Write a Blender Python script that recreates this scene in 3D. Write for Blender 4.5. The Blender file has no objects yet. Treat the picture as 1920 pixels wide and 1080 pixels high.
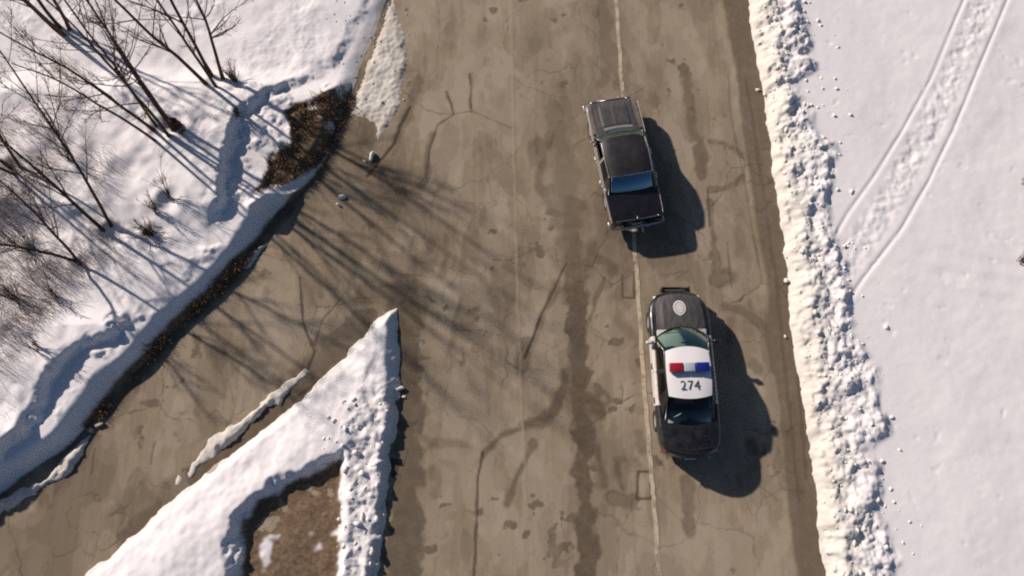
import bpy, bmesh, math, random
import numpy as np
from mathutils import Vector, Matrix

random.seed(7)
RNG = np.random.default_rng(11)
scene = bpy.context.scene
COL = scene.collection

# ------------------------------------------------------------------ camera
F_PX, CAM_H = 1462.0, 24.3
TILT = math.atan(410 / 1462.0)
cam_d = bpy.data.cameras.new("camera")
cam = bpy.data.objects.new("camera", cam_d)
COL.objects.link(cam)
cam_d.sensor_fit = 'HORIZONTAL'
cam_d.sensor_width = 36.0
cam_d.lens = 36.0 * F_PX / 1920.0
cam_d.clip_start = 0.5
cam_d.clip_end = 3000
cam.location = (0, 0, CAM_H)
cam.rotation_euler = (TILT, 0, 0)
scene.camera = cam

# ------------------------------------------------------------------ world, sun, exposure
SUN_EL = math.radians(29.0)
SH_AZ = math.radians(-36.5)                      # heading of the shadows on the ground
sdir = Vector((math.cos(SUN_EL) * math.cos(SH_AZ), math.cos(SUN_EL) * math.sin(SH_AZ), -math.sin(SUN_EL)))
world = bpy.data.worlds.new("World")
scene.world = world
world.use_nodes = True
wn = world.node_tree
bg = wn.nodes['Background']
sky = wn.nodes.new('ShaderNodeTexSky')
sky.sky_type = 'NISHITA'
sky.sun_disc = False
sky.sun_elevation = SUN_EL
sky.sun_rotation = math.atan2(-sdir.x, -sdir.y)
wn.links.new(sky.outputs[0], bg.inputs[0])
sky.ozone_density = 4.0
bg.inputs[1].default_value = 0.05
sl = bpy.data.lights.new("sun", 'SUN')
sl.energy = 4.7
sl.angle = math.radians(1.2)
sl.color = (1.0, 0.885, 0.785)
sun = bpy.data.objects.new("sun", sl)
COL.objects.link(sun)
sun.location = (-30, 30, 40)
sun.rotation_euler = sdir.to_track_quat('-Z', 'Y').to_euler()
scene.view_settings.view_transform = 'Standard'
scene.view_settings.look = 'None'
scene.view_settings.exposure = 0.22
scene.view_settings.gamma = 1.0
scene.render.engine = 'CYCLES'
scene.cycles.use_denoising = False
scene.cycles.filter_width = 2.1
scene.cycles.max_bounces = 6
scene.cycles.diffuse_bounces = 2
scene.cycles.sample_clamp_indirect = 3.0
scene.cycles.sample_clamp_direct = 6.0
scene.cycles.caustics_reflective = False
scene.cycles.caustics_refractive = False
scene.cycles.transparent_max_bounces = 12

# ------------------------------------------------------------------ helpers
CF = np.array([0, math.sin(TILT), -math.cos(TILT)])
CU = np.array([0, math.cos(TILT), math.sin(TILT)])


def un(px, py, h=0.0):
    """photo pixel -> point of the place at height h"""
    d = CF * F_PX + np.array([1., 0, 0]) * (px - 960) + CU * (540 - py)
    t = (CAM_H - h) / -d[2]
    return d * t + np.array([0, 0, CAM_H])


def unl(pts, h=0.0):
    return np.array([un(x, y, h)[:2] for x, y in pts])


def ss(a, b, x):
    t = np.clip((x - a) / (b - a), 0, 1)
    return t * t * (3 - 2 * t)


TAB = RNG.random((256, 256))


def vnoise(x, y, seed=0):
    x = x + seed * 17.31
    y = y + seed * 9.77
    xi = np.floor(x).astype(np.int64)
    yi = np.floor(y).astype(np.int64)
    fx = x - xi
    fy = y - yi
    fx = fx * fx * (3 - 2 * fx)
    fy = fy * fy * (3 - 2 * fy)
    a = TAB[xi & 255, yi & 255]
    b = TAB[(xi + 1) & 255, yi & 255]
    c = TAB[xi & 255, (yi + 1) & 255]
    d = TAB[(xi + 1) & 255, (yi + 1) & 255]
    return (a * (1 - fx) + b * fx) * (1 - fy) + (c * (1 - fx) + d * fx) * fy


def fbm(x, y, s=1.0, octv=4, seed=0):
    v = 0
    amp = 0.5
    tot = 0
    for o in range(octv):
        c, si = math.cos(o * 0.9 + seed), math.sin(o * 0.9 + seed)
        v = v + amp * vnoise((x * c - y * si) / s, (x * si + y * c) / s, seed + o * 3.1)
        tot += amp
        amp *= 0.5
        s *= 0.5
    return v / tot - 0.5


def cell(x, y, s, seed=0):
    """distance to the nearest jittered lattice point, in cells"""
    x = x / s + seed * 3.7
    y = y / s + seed * 5.1
    xi = np.floor(x).astype(np.int64)
    yi = np.floor(y).astype(np.int64)
    best = np.full(np.shape(x), 9.0)
    for i in (-1, 0, 1):
        for j in (-1, 0, 1):
            a, b = xi + i, yi + j
            jx = TAB[a & 255, b & 255]
            jy = TAB[(a + 91) & 255, (b + 57) & 255]
            best = np.minimum(best, (a + jx - x) ** 2 + (b + jy - y) ** 2)
    return np.sqrt(best)


def cell_edge(x, y, s, seed=0):
    """distance to the border between jittered lattice cells, in cells"""
    x = x / s + seed * 3.7
    y = y / s + seed * 5.1
    xi = np.floor(x).astype(np.int64)
    yi = np.floor(y).astype(np.int64)
    f1 = np.full(np.shape(x), 9.0)
    f2 = np.full(np.shape(x), 9.0)
    for i in (-1, 0, 1):
        for j in (-1, 0, 1):
            a, b = xi + i, yi + j
            d = np.sqrt((a + TAB[a & 255, b & 255] - x) ** 2 + (b + TAB[(a + 91) & 255, (b + 57) & 255] - y) ** 2)
            f2 = np.where(d < f1, f1, np.minimum(f2, d))
            f1 = np.minimum(f1, d)
    return (f2 - f1) * .5


def dpoly(x, y, P, closed=False):
    """distance to a polyline and signed (inside positive) when closed"""
    n = len(P)
    best = np.full(np.shape(x), 1e9)
    ins = np.zeros(np.shape(x), bool)
    for i in range(n if closed else n - 1):
        a = P[i]
        b = P[(i + 1) % n]
        d = b - a
        L2 = max(float(d @ d), 1e-12)
        t = np.clip(((x - a[0]) * d[0] + (y - a[1]) * d[1]) / L2, 0, 1)
        best = np.minimum(best, (x - a[0] - t * d[0]) ** 2 + (y - a[1] - t * d[1]) ** 2)
        if closed and abs(d[1]) > 1e-12:
            c = ((a[1] > y) != (b[1] > y)) & (x < d[0] * (y - a[1]) / d[1] + a[0])
            ins ^= c
    dd = np.sqrt(best)
    return np.where(ins, dd, -dd) if closed else dd


def tag(o, label=None, cat=None, group=None, kind=None):
    if label: o['label'] = label
    if cat: o['category'] = cat
    if group: o['group'] = group
    if kind: o['kind'] = kind
    return o


def empty(name, loc=(0, 0, 0), rz=0.0):
    o = bpy.data.objects.new(name, None)
    o.location = loc
    o.rotation_euler = (0, 0, rz)
    o.empty_display_size = 0.2
    COL.objects.link(o)
    return o


def link_mesh(name, me, mat, parent=None, smooth=True):
    o = bpy.data.objects.new(name, me)
    COL.objects.link(o)
    if mat is not None:
        me.materials.append(mat)
    if smooth:
        me.polygons.foreach_set('use_smooth', np.ones(len(me.polygons), bool))
    if parent is not None:
        o.parent = parent
    return o


def raw_mesh(name, V, Fq):
    """fast mesh: V (n,3) and Fq (m,k) all faces with k corners"""
    me = bpy.data.meshes.new(name)
    V = np.asarray(V, np.float32)
    Fq = np.asarray(Fq, np.int32)
    m, k = Fq.shape
    me.vertices.add(len(V))
    me.vertices.foreach_set('co', V.ravel())
    me.loops.add(m * k)
    me.loops.foreach_set('vertex_index', Fq.ravel())
    me.polygons.add(m)
    me.polygons.foreach_set('loop_start', np.arange(0, m * k, k, dtype=np.int32))
    me.update(calc_edges=True)
    return me


def grid_faces(nx, ny):
    i = np.arange(nx - 1)[:, None] * ny + np.arange(ny - 1)[None, :]
    i = i.ravel()
    return np.stack([i, i + ny, i + ny + 1, i + 1], 1)


def attr(me, name, arr):
    a = me.attributes.new(name, 'FLOAT', 'POINT')
    a.data.foreach_set('value', np.asarray(arr, np.float32).ravel())


class MB:
    """collects polygons into one mesh"""
    def __init__(self):
        self.v = []
        self.f = []

    def add(self, v, f):
        b = len(self.v)
        self.v += [tuple(p) for p in v]
        self.f += [tuple(i + b for i in q) for q in f]
        return self

    def box(self, c, s, rz=0.0, taper=1.0):
        x, y, z = s[0] / 2, s[1] / 2, s[2] / 2
        R = Matrix.Rotation(rz, 3, 'Z')
        vs = []
        for dz in (-1, 1):
            k = taper if dz > 0 else 1
            for dx, dy in ((-1, -1), (1, -1), (1, 1), (-1, 1)):
                vs.append(R @ Vector((dx * x * k, dy * y * k, dz * z)) + Vector(c))
        return self.add(vs, [(3, 2, 1, 0), (4, 5, 6, 7), (0, 1, 5, 4), (1, 2, 6, 5), (2, 3, 7, 6), (3, 0, 4, 7)])

    def tube(self, pts, rad, n=6, caps=True):
        pts = [Vector(p) for p in pts]
        if not hasattr(rad, '__len__'):
            rad = [rad] * len(pts)
        vs, fs = [], []
        up = Vector((0.13, 0.27, 0.95)).normalized()
        for i, p in enumerate(pts):
            d = (pts[min(i + 1, len(pts) - 1)] - pts[max(i - 1, 0)])
            if d.length < 1e-9:
                d = Vector((0, 0, 1))
            d.normalize()
            a = d.cross(up)
            if a.length < 1e-3:
                a = d.cross(Vector((1, 0, 0)))
            a.normalize()
            b = d.cross(a)
            for k in range(n):
                th = 2 * math.pi * k / n
                vs.append(p + (a * math.cos(th) + b * math.sin(th)) * rad[i])
        for i in range(len(pts) - 1):
            for k in range(n):
                k2 = (k + 1) % n
                fs.append((i * n + k, i * n + k2, (i + 1) * n + k2, (i + 1) * n + k))
        if caps:
            fs.append(tuple(range(n)))
            fs.append(tuple((len(pts) - 1) * n + k for k in reversed(range(n))))
        return self.add(vs, fs)

    def build(self, name, mat, parent=None, smooth=True, bevel=0):
        me = bpy.data.meshes.new(name)
        me.from_pydata(self.v, [], self.f)
        if bevel:
            bm = bmesh.new()
            bm.from_mesh(me)
            bmesh.ops.recalc_face_normals(bm, faces=bm.faces)
            bmesh.ops.bevel(bm, geom=list(bm.edges), offset=bevel, segments=2, affect='EDGES', profile=0.5)
            bm.to_mesh(me)
            bm.free()
        return link_mesh(name, me, mat, parent, smooth)


# ------------------------------------------------------------------ materials
def mat(name, col, rough=0.6, metal=0.0, spec=0.5, coat=0.0):
    m = bpy.data.materials.new(name)
    m.use_nodes = True
    b = m.node_tree.nodes['Principled BSDF']
    b.inputs['Base Color'].default_value = (*col, 1)
    b.inputs['Roughness'].default_value = rough
    b.inputs['Metallic'].default_value = metal
    b.inputs['Specular IOR Level'].default_value = spec
    b.inputs['Coat Weight'].default_value = coat
    return m


def nd(m, t, **kw):
    n = m.node_tree.nodes.new(t)
    for k, v in kw.items():
        setattr(n, k, v)
    return n


def lk(m, a, b):
    m.node_tree.links.new(a, b)


def noise(m, scale, detail=4, rough=0.55, vec=None):
    n = nd(m, 'ShaderNodeTexNoise')
    n.inputs['Scale'].default_value = scale
    n.inputs['Detail'].default_value = detail
    n.inputs['Roughness'].default_value = rough
    if vec is not None:
        lk(m, vec, n.inputs['Vector'])
    return n.outputs['Fac']


def pos(m, scale=(1, 1, 1), obj=False):
    if obj:
        g = nd(m, 'ShaderNodeTexCoord').outputs['Object']
    else:
        g = nd(m, 'ShaderNodeNewGeometry').outputs['Position']
    mp = nd(m, 'ShaderNodeMapping')
    mp.inputs['Scale'].default_value = scale
    lk(m, g, mp.inputs['Vector'])
    return mp.outputs[0]


def ramp(m, fac, a, b, lo=0.0, hi=1.0):
    r = nd(m, 'ShaderNodeMapRange')
    r.inputs['From Min'].default_value = a
    r.inputs['From Max'].default_value = b
    r.inputs['To Min'].default_value = lo
    r.inputs['To Max'].default_value = hi
    lk(m, fac, r.inputs['Value'])
    return r.outputs[0]


def mixc(m, fac, a, b):
    x = nd(m, 'ShaderNodeMix', data_type='RGBA')
    for sock, v in ((x.inputs['Factor'], fac), (x.inputs['A'], a), (x.inputs['B'], b)):
        if hasattr(v, 'is_linked'):
            lk(m, v, sock)
        elif isinstance(v, (int, float)):
            sock.default_value = v
        else:
            sock.default_value = (*v, 1)
    return x.outputs['Result']


def math_(m, op, a, b=0.0):
    x = nd(m, 'ShaderNodeMath', operation=op)
    x.use_clamp = op in ('ADD', 'MULTIPLY')
    for i, v in enumerate((a, b)):
        if hasattr(v, 'is_linked'):
            lk(m, v, x.inputs[i])
        else:
            x.inputs[i].default_value = v
    return x.outputs[0]


def bump(m, h, strength, dist):
    b = nd(m, 'ShaderNodeBump')
    b.inputs['Strength'].default_value = strength
    b.inputs['Distance'].default_value = dist
    lk(m, h, b.inputs['Height'])
    lk(m, b.outputs[0], m.node_tree.nodes['Principled BSDF'].inputs['Normal'])


def attrn(m, name):
    a = nd(m, 'ShaderNodeAttribute')
    a.attribute_name = name
    return a.outputs['Fac']


def pbsdf(m):
    return m.node_tree.nodes['Principled BSDF']


def m_snow():
    m = mat('snow', (.8, .8, .8), 0.75, spec=0.2)
    p = pos(m)
    n1 = noise(m, 3.0, 5, .6, p)
    n2 = noise(m, 22.0, 4, .6, p)
    clean = mixc(m, n1, (.74, .705, .715), (.80, .765, .77))
    grime = mixc(m, n2, (.55, .505, .445), (.74, .70, .64))
    c = mixc(m, attrn(m, 'dirt'), clean, grime)
    e1 = noise(m, 9.0, 6, .7, p)
    earth = mixc(m, ramp(m, e1, .3, .7), (.085, .052, .032), (.23, .16, .10))
    c = mixc(m, attrn(m, 'earth'), c, earth)
    lk(m, c, pbsdf(m).inputs['Base Color'])
    h = math_(m, 'ADD', n2, noise(m, 70.0, 3, .6, p))
    bump(m, h, .22, .02)
    return m


def m_road():
    m = mat('asphalt', (.3, .24, .17), .85, spec=.25)
    p = pos(m)
    big = noise(m, .55, 5, .6, p)
    mid = noise(m, 3.5, 5, .65, p)
    fine = noise(m, 60.0, 3, .7, p)
    streak = noise(m, 2.2, 4, .6, pos(m, (3.0, .22, 1)))
    c = mixc(m, ramp(m, big, .35, .65), (.262, .205, .140), (.322, .255, .180))
    c = mixc(m, math_(m, 'MULTIPLY', ramp(m, streak, .42, .70), .55), c, (.205, .157, .103))
    c = mixc(m, math_(m, 'MULTIPLY', ramp(m, mid, .45, .75), .4), c, (.355, .285, .205))
    c = mixc(m, attrn(m, 'pale'), c, (.395, .325, .245))
    st = math_(m, 'MULTIPLY', attrn(m, 'stain_shade'), ramp(m, mid, .25, .6, .75, 1.1))
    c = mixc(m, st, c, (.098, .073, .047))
    c = mixc(m, attrn(m, 'dark_mark'), c, (.045, .032, .022))
    c = mixc(m, attrn(m, 'crack'), c, (.03, .022, .015))
    c = mixc(m, math_(m, 'MULTIPLY', ramp(m, fine, .35, .75), .36), c, (.15, .115, .082))
    lk(m, c, pbsdf(m).inputs['Base Color'])
    bump(m, math_(m, 'SUBTRACT', math_(m, 'ADD', fine, mid), attrn(m, 'crack')), .45, .016)
    return m


def m_paintline():
    m = mat('worn_road_paint', (.5, .42, .30), .8, spec=.2)
    p = pos(m)
    n = noise(m, 6, 5, .7, p)
    lk(m, mixc(m, n, (.42, .34, .235), (.60, .50, .37)), pbsdf(m).inputs['Base Color'])
    t = nd(m, 'ShaderNodeBsdfTransparent')
    mx = nd(m, 'ShaderNodeMixShader')
    wear = math_(m, 'MULTIPLY', ramp(m, noise(m, 2.4, 6, .75, p), .31, .53), attrn(m, 'cover'))
    lk(m, wear, mx.inputs[0])
    lk(m, t.outputs[0], mx.inputs[1])
    lk(m, pbsdf(m).outputs[0], mx.inputs[2])
    lk(m, mx.outputs[0], m.node_tree.nodes['Material Output'].inputs[0])
    return m


def m_paint(name, col, dustcol, dust_lo, dust_hi, rough=.3, streak=(1, 1, 1), coat=.6):
    m = mat(name, col, rough, spec=.5, coat=coat)
    pbsdf(m).inputs['Coat Roughness'].default_value = .22
    p = pos(m, streak, True)
    n = noise(m, 4.0, 6, .65, p)
    f = ramp(m, n, .3, .75, dust_lo, dust_hi)
    lk(m, mixc(m, f, col, dustcol), pbsdf(m).inputs['Base Color'])
    lk(m, ramp(m, f, 0, .6, rough, .7), pbsdf(m).inputs['Roughness'])
    return m


def m_glass(name, tint, refl=1.0, tr=.75, gl=(1, 1, 1)):
    m = bpy.data.materials.new(name)
    m.use_nodes = True
    nt = m.node_tree
    nt.nodes.remove(nt.nodes['Principled BSDF'])
    t = nd(m, 'ShaderNodeBsdfTransparent')
    t.inputs[0].default_value = (*[c * tr for c in tint], 1)
    g = nd(m, 'ShaderNodeBsdfGlossy')
    g.inputs['Roughness'].default_value = .03
    g.inputs['Color'].default_value = (*gl, 1)
    fr = nd(m, 'ShaderNodeFresnel')
    fr.inputs[0].default_value = 1.6
    mx = nd(m, 'ShaderNodeMixShader')
    lk(m, math_(m, 'MULTIPLY', fr.outputs[0], refl), mx.inputs[0])
    lk(m, t.outputs[0], mx.inputs[1])
    lk(m, g.outputs[0], mx.inputs[2])
    lk(m, mx.outputs[0], nt.nodes['Material Output'].inputs[0])
    return m


def m_bark():
    m = mat('bark', (.04, .025, .018), .9, spec=.2)
    n = noise(m, 14, 5, .7, pos(m, (1, 1, .3)))
    lk(m, mixc(m, n, (.028, .017, .012), (.10, .062, .042)), pbsdf(m).inputs['Base Color'])
    bump(m, n, .5, .02)
    return m


def m_varied(name, a, b, scale=5, rough=.85):
    m = mat(name, a, rough, spec=.2)
    n = noise(m, scale, 4, .6, pos(m))
    lk(m, mixc(m, ramp(m, n, .3, .7), a, b), pbsdf(m).inputs['Base Color'])
    return m


M = dict(
    snow=m_snow(), road=m_road(), line=m_paintline(), bark=m_bark(),
    twig=m_varied('twig', (.07, .042, .028), (.17, .11, .072)),
    grass=m_varied('dry_grass', (.13, .066, .036), (.32, .205, .105), 4),
    weed=m_varied('dry_weed', (.17, .105, .062), (.33, .23, .145), 8),
    clod=m_varied('snow_clod', (.70, .65, .58), (.86, .82, .80), 3, .8),
    dirtyclod=m_varied('dirty_snow_clod', (.40, .34, .27), (.66, .59, .50), 5, .85),
    blackpaint=m_paint('black_paint', (.005, .004, .006), (.06, .05, .05), .0, .16, .25),
    saltpaint=m_paint('salt_stained_black_paint', (.03, .025, .022), (.24, .19, .145), .25, .8, .5, (2, 2, 5)),
    greyblack=m_paint('grey_streaked_black_paint', (.012, .011, .011), (.17, .15, .14), .12, .55, .4, (6, .8, 2)),  # black paint with uneven grey streaks, for the hoods and cowl
    roofblack=m_paint('faded_black_roof', (.006, .005, .006), (.05, .036, .036), .0, .4, .42),
    policeblack=m_paint('police_black_paint', (.005, .005, .007), (.06, .052, .048), .0, .30, .25),
    salted=m_paint('salt_stained_white_paint', (.66, .62, .60), (.36, .30, .24), .05, .75, .5, (2, 2, 5), .1),
    whitepaint=m_paint('white_paint', (.80, .77, .775), (.6, .54, .47), .0, .10, .4, coat=.2),
    chrome=mat('chrome', (.72, .70, .67), .24, 1.0),
    dullchrome=mat('dull_chrome', (.42, .39, .35), .5, .5),
    rubber=mat('rubber', (.018, .018, .019), .85),
    trim=mat('black_trim', (.012, .012, .013), .55),
    glass=m_glass('tinted_glass', (.78, .90, .83), 2.6, .97, (.80, .97, .86)),
    sideglass=m_glass('side_glass', (.45, .52, .50), 1.0, .7),
    darkglass=m_glass('rear_glass', (.74, .86, .82), 1.0, .92),
    blueglass=m_glass('old_rear_glass', (.30, .36, .44), 6.0, .6, (.55, .80, 1.0)),
    seat=mat('seat_cloth', (.016, .015, .017), .9),
    dash=m_varied('dashboard_plastic', (.40, .44, .40), (.48, .52, .48), 2, .7),
    shelf=m_varied('parcel_shelf_cloth', (.34, .38, .34), (.42, .45, .41), 2, .8),
    number=mat('number_print', (.035, .04, .085), .6),
    emblem=mat('emblem_white', (.62, .58, .55), .6),
    emblemgrey=mat('emblem_grey', (.22, .20, .20), .6),
    red=mat('red_lens', (.30, .014, .028), .25, coat=.5),
    blue=mat('blue_lens', (.012, .018, .19), .25, coat=.5),
    clear=mat('clear_lens', (.40, .45, .50), .25, coat=.5),
    taillight=mat('tail_lamp_lens', (.26, .012, .015), .25, coat=.6),
    trimred=mat('dark_red_trim', (.07, .022, .028), .5),
    headlight=mat('head_lamp_lens', (.7, .7, .68), .15, coat=.6),
)

# ------------------------------------------------------------------ shape of the place
VP = (823.0, -4675.0)


def road_dir_x(px, py, y_to):
    return VP[0] + (px - VP[0]) * (y_to - VP[1]) / (py - VP[1])


def ext(pts, top=None, bot=None):
    """continue a kerb line along the road past the picture"""
    p = list(pts)
    a = un(*p[0])
    b = un(*p[-1])
    rd = np.array([-0.0253, 1.0])
    out = [a[:2] + rd * 300] + [un(*q)[:2] for q in p] + [b[:2] - rd * 250]
    return np.array(out)


RIGHT_EDGE = ext([(1408, 0), (1424, 140), (1432, 200), (1446, 300), (1465, 430), (1478, 540), (1492, 640),
                  (1507, 760), (1521, 880), (1528, 940), (1548, 1080)])
LEFT_FOOT = [(-260, 1130), (0, 932), (45, 895), (85, 868), (135, 838), (175, 792), (215, 735), (262, 690), (330, 618), (400, 553),
             (455, 500), (492, 440), (520, 402), (556, 362), (596, 330), (628, 275), (652, 205), (672, 150), (705, 70), (735, -10)]
foot = unl(LEFT_FOOT)
PLATEAU = np.vstack([[[-400, foot[0][1] - 150]], foot, [foot[-1] + np.array([-.0253, 1]) * 280], [[-400, 300]]])
STEP = unl([(-200, 1015), (0, 862), (38, 822), (80, 770), (92, 715), (140, 668), (205, 628), (285, 582), (322, 560), (352, 520), (390, 465), (418, 410),
            (420, 345), (432, 275), (462, 212), (515, 168), (600, 128), (650, 70), (690, 0)], .8)
UPPER = np.vstack([[[-400, STEP[0][1] - 150]], STEP, [STEP[-1] + np.array([-.0253, 1]) * 280], [[-400, 300]]])
ISLAND = unl([(744, 574), (700, 600), (668, 640), (640, 672), (600, 712), (560, 748), (500, 798), (430, 850), (370, 900), (318, 940),
              (200, 1040), (60, 1160), (-100, 1300), (700, 1300), (706, 1160), (716, 1000), (724, 940), (733, 880), (743, 800), (748, 740), (749, 660)])
HOLLOW = unl([(640, 868), (590, 885), (540, 912), (488, 940), (462, 985), (455, 1090), (470, 1200), (640, 1200), (628, 1080), (630, 940), (640, 910)])
DIRTY = unl([(640, 130), (600, -20), (750, -20), (772, 60), (771, 140), (757, 215), (728, 262), (712, 300), (696, 282), (690, 240), (660, 232), (640, 240)])
PATCH = unl([(478, 362), (505, 318), (498, 290), (548, 268), (548, 245), (532, 208), (560, 192), (600, 178), (655, 146), (662, 190), (640, 220), (622, 262), (596, 300), (566, 324), (520, 350)], .45)
FOOTEARTH = unl([(160, 800), (200, 745), (262, 672), (330, 602), (400, 537), (470, 462), (500, 420), (520, 402), (500, 440), (450, 506), (400, 556), (330, 622), (262, 692), (215, 740), (180, 795)], .1)
BERM = unl([(335, 902), (375, 862), (420, 822), (475, 778), (530, 735), (578, 698)])
BERM3 = unl([(418, 526), (450, 500), (482, 470), (516, 440)])
BERM2 = unl([(-150, 1040), (0, 952), (60, 920), (110, 885), (150, 845), (172, 812)])
TRK_L = unl([(1860, -120), (1790, 40), (1745, 150), (1690, 250), (1640, 330), (1590, 400), (1562, 450), (1530, 520)], .3)
TRK_R = unl([(1940, -120), (1872, 40), (1830, 140), (1790, 240), (1742, 340), (1690, 430), (1622, 518), (1580, 580)], .3)
TRK_C = unl([(1900, -120), (1830, 40), (1785, 150), (1738, 245), (1690, 335), (1640, 415), (1590, 495)], .3)


RIMRIDGE = unl([(470, 385), (505, 366), (545, 352), (588, 336)], .6)
PITS = unl([(306, 246), (207, 436), (152, 496), (404, 152), (30, 320), (284, 442), (320, 376), (331, 236), (440, 152), (60, 470)], .8)


def terrain(x, y, full=False):
    x = np.asarray(x, float)
    y = np.asarray(y, float)
    wx = x + .30 * fbm(x, y, 1.1, 4, 1)
    wy = y + .30 * fbm(x, y, 1.1, 4, 2)
    soft = fbm(x, y, 3.0, 5, 3)
    lump = fbm(x, y, .5, 4, 4)
    c1 = cell(x, y, .34, 1)
    c2 = cell(x, y, .17, 2)
    sq = (fbm(x, y, .62, 4, 92) + .5) * 7
    slab = (np.floor(sq) + ss(.30, .62, sq - np.floor(sq))) / 7 - .5
    sq2 = (fbm(x, y, .30, 3, 93) + .5) * 5
    slab = slab + .5 * ((np.floor(sq2) + ss(.3, .6, sq2 - np.floor(sq2))) / 5 - .5)
    chunk = np.clip(.75 - c1, 0, 1) * .9 + np.clip(.7 - c2, 0, 1) * .45
    h = np.full(x.shape, -.12)
    dirt = np.zeros(x.shape)
    earth = np.zeros(x.shape)
    # right-hand bank and field
    xb = np.interp(y, RIGHT_EDGE[::-1, 1], RIGHT_EDGE[::-1, 0])
    d = x - xb + .30 * fbm(x, y, .55, 5, 5) + .25 * fbm(x, y, 2.4, 3, 55)
    ins = d > -.2
    bankw = 1.45 + 2.0 * fbm(.4 * x, y, 1.8, 4, 6)
    env = ss(-.02, .22, d) * (1 - ss(bankw, bankw + .55, d))
    hr = -.12 + .13 * ss(-.1, .0, d) + .26 * ss(0, .60, d) + env * (.10 + .10 * chunk * vnoise(x / .9, y / .9, 61) * 1.5 + .20 * lump + .30 * slab + .10 * fbm(x, y, .16, 3, 99)) \
        + .16 * ss(bankw + .4, bankw + 3, d) * (soft + .2)
    dl, dr_, dc = dpoly(x, y, TRK_L), dpoly(x, y, TRK_R), dpoly(x, y, TRK_C)
    near = ss(bankw + .1, bankw + .6, d)
    hr = hr - near * ((.020 + .05 * np.clip(lump + .15, 0, 1)) * np.exp(-((dl + .08 * lump) / .05) ** 2) + (.022 + .05 * np.clip(lump + .15, 0, 1)) * np.exp(-((dr_ + .08 * lump) / .05) ** 2))
    hr = hr + near * (.004 * np.exp(-((dr_ - .16) / .08) ** 2) + .003 * np.exp(-((dl - .14) / .07) ** 2))
    ctr = np.exp(-(dc / .42) ** 4) * near
    hr = hr + ctr * (.030 * (np.clip(.6 - cell(x * 1.3, y, .24, 7), 0, 1) - .25) + .11 * fbm(x + .1 * lump, y, .30, 3, 101) - .015)
    mm = (y > 5.2) & (y < 9)
    hr = hr + .008 * fbm(x, y, .22, 3, 8) * ss(bankw, bankw + .6, d)
    hr = hr - .03 * np.clip(fbm(x, y, .35, 2, 31) - .28, 0, 1) * 4 * near
    # faint drift lines near the right margin
    hr = hr + .006 * np.sin((y + .18 * x + .3 * soft) * 9.5) * np.exp(-((y - 7.0) / .9) ** 2) * ss(11.5, 14.5, x) * near
    h = np.where(ins, np.maximum(h, hr), h)
    dirt = np.where(ins, np.clip((1 - ss(.15, 1.5, d)) * .85 + env * .35 * (lump + .3), 0, 1), dirt)
    # left-hand plateau
    dp = dpoly(wx, wy, PLATEAU, True)
    du = dpoly(wx + .30 * fbm(x, y, .30, 3, 81), wy + .55 * fbm(x, y, .34, 3, 82), UPPER, True)
    fade = 1 - .7 * ss(13.2, 14.8, y)
    stepmod = np.clip(ss(8.6, 9.8, y) * (1 - .4 * ss(13.5, 15, y)) + (1 - ss(5.0, 6.2, y)) + .25, 0, 1) * (.65 + .9 * (fbm(x, y, 1.3, 3, 77) + .25))
    rim = .46 * ss(0, .62, dp) + .08 * ss(.0, .10, dp)
    hp = -.12 + .12 * ss(-.05, .05, dp) + rim * fade + .42 * fade * stepmod * ss(-.02, .36 + .5 * (1 - stepmod), du) + .14 * soft + .03 * lump * ss(.2, 1.0, dp) \
        + .10 * slab * ss(.5, 1.2, dp) * ss(.45, .75, vnoise(x / 1.7, y / 1.7, 95)) + .55 * ss(3, 20, du) + .07 * fbm(x, y, 1.1, 3, 41) * ss(.9, 1.8, dp) \
        + .55 * np.clip(fbm(x, y, .6, 4, 83) - .03, 0, 1) * (1 - ss(.0, .6, du)) * ss(.5, .9, dp)
    for qx, qy in PITS:
        r2 = (x - qx) ** 2 + (y - qy) ** 2
        hp = hp - .16 * np.exp(-r2 / .09) + .03 * np.exp(-((np.sqrt(r2) - .5) / .14) ** 2)
    drm = dpoly(wx, wy, RIMRIDGE)
    hp = hp + .22 * np.exp(-(drm / .16) ** 2)
    dpa = dpoly(x + .25 * lump, y + .25 * fbm(x, y, .5, 4, 9), PATCH, True)
    hp = np.where(dp > -.05, hp - .16 * ss(-.05, .25, dpa), hp)
    h = np.where(dp > -.05, np.maximum(h, hp), h)
    earth = np.maximum(earth, ss(-.03, .05, dpa) * (dp > -.1) * (ss(-.25, -.1, lump - .12 * (c1 < .3))))
    dfe = dpoly(wx, wy, FOOTEARTH, True)
    earth = np.maximum(earth, ss(-.12, .0, dfe))
    earth = np.where((dp > -.1) & (dp < .09) & (y < 13.0), np.maximum(earth, 1 - ss(.02, .09, dp)), earth)
    dirt = np.where((dp > -.05), np.maximum(dirt, .5 * (1 - ss(.1, .5, dp))), dirt)
    # weedy brown mottling far left
    dirt = np.where(dp > 0, np.maximum(dirt, .55 * ss(.05, .3, fbm(x, y, .8, 4, 12)) * ss(2.0, 4.5, du)), dirt)
    # island of ploughed snow
    di = dpoly(x + .22 * fbm(x, y, .5, 3, 14), y + .22 * fbm(x, y, .5, 3, 15), ISLAND, True)
    dh = dpoly(wx + .35 * fbm(x, y, .4, 4, 96), wy + .35 * fbm(x, y, .4, 4, 97), HOLLOW, True)
    rt = ss(-5.6, -4.2, x) * (1 - ss(2.5, 5.2, y))
    rt2 = ss(-4.6, -3.9, x)
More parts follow.
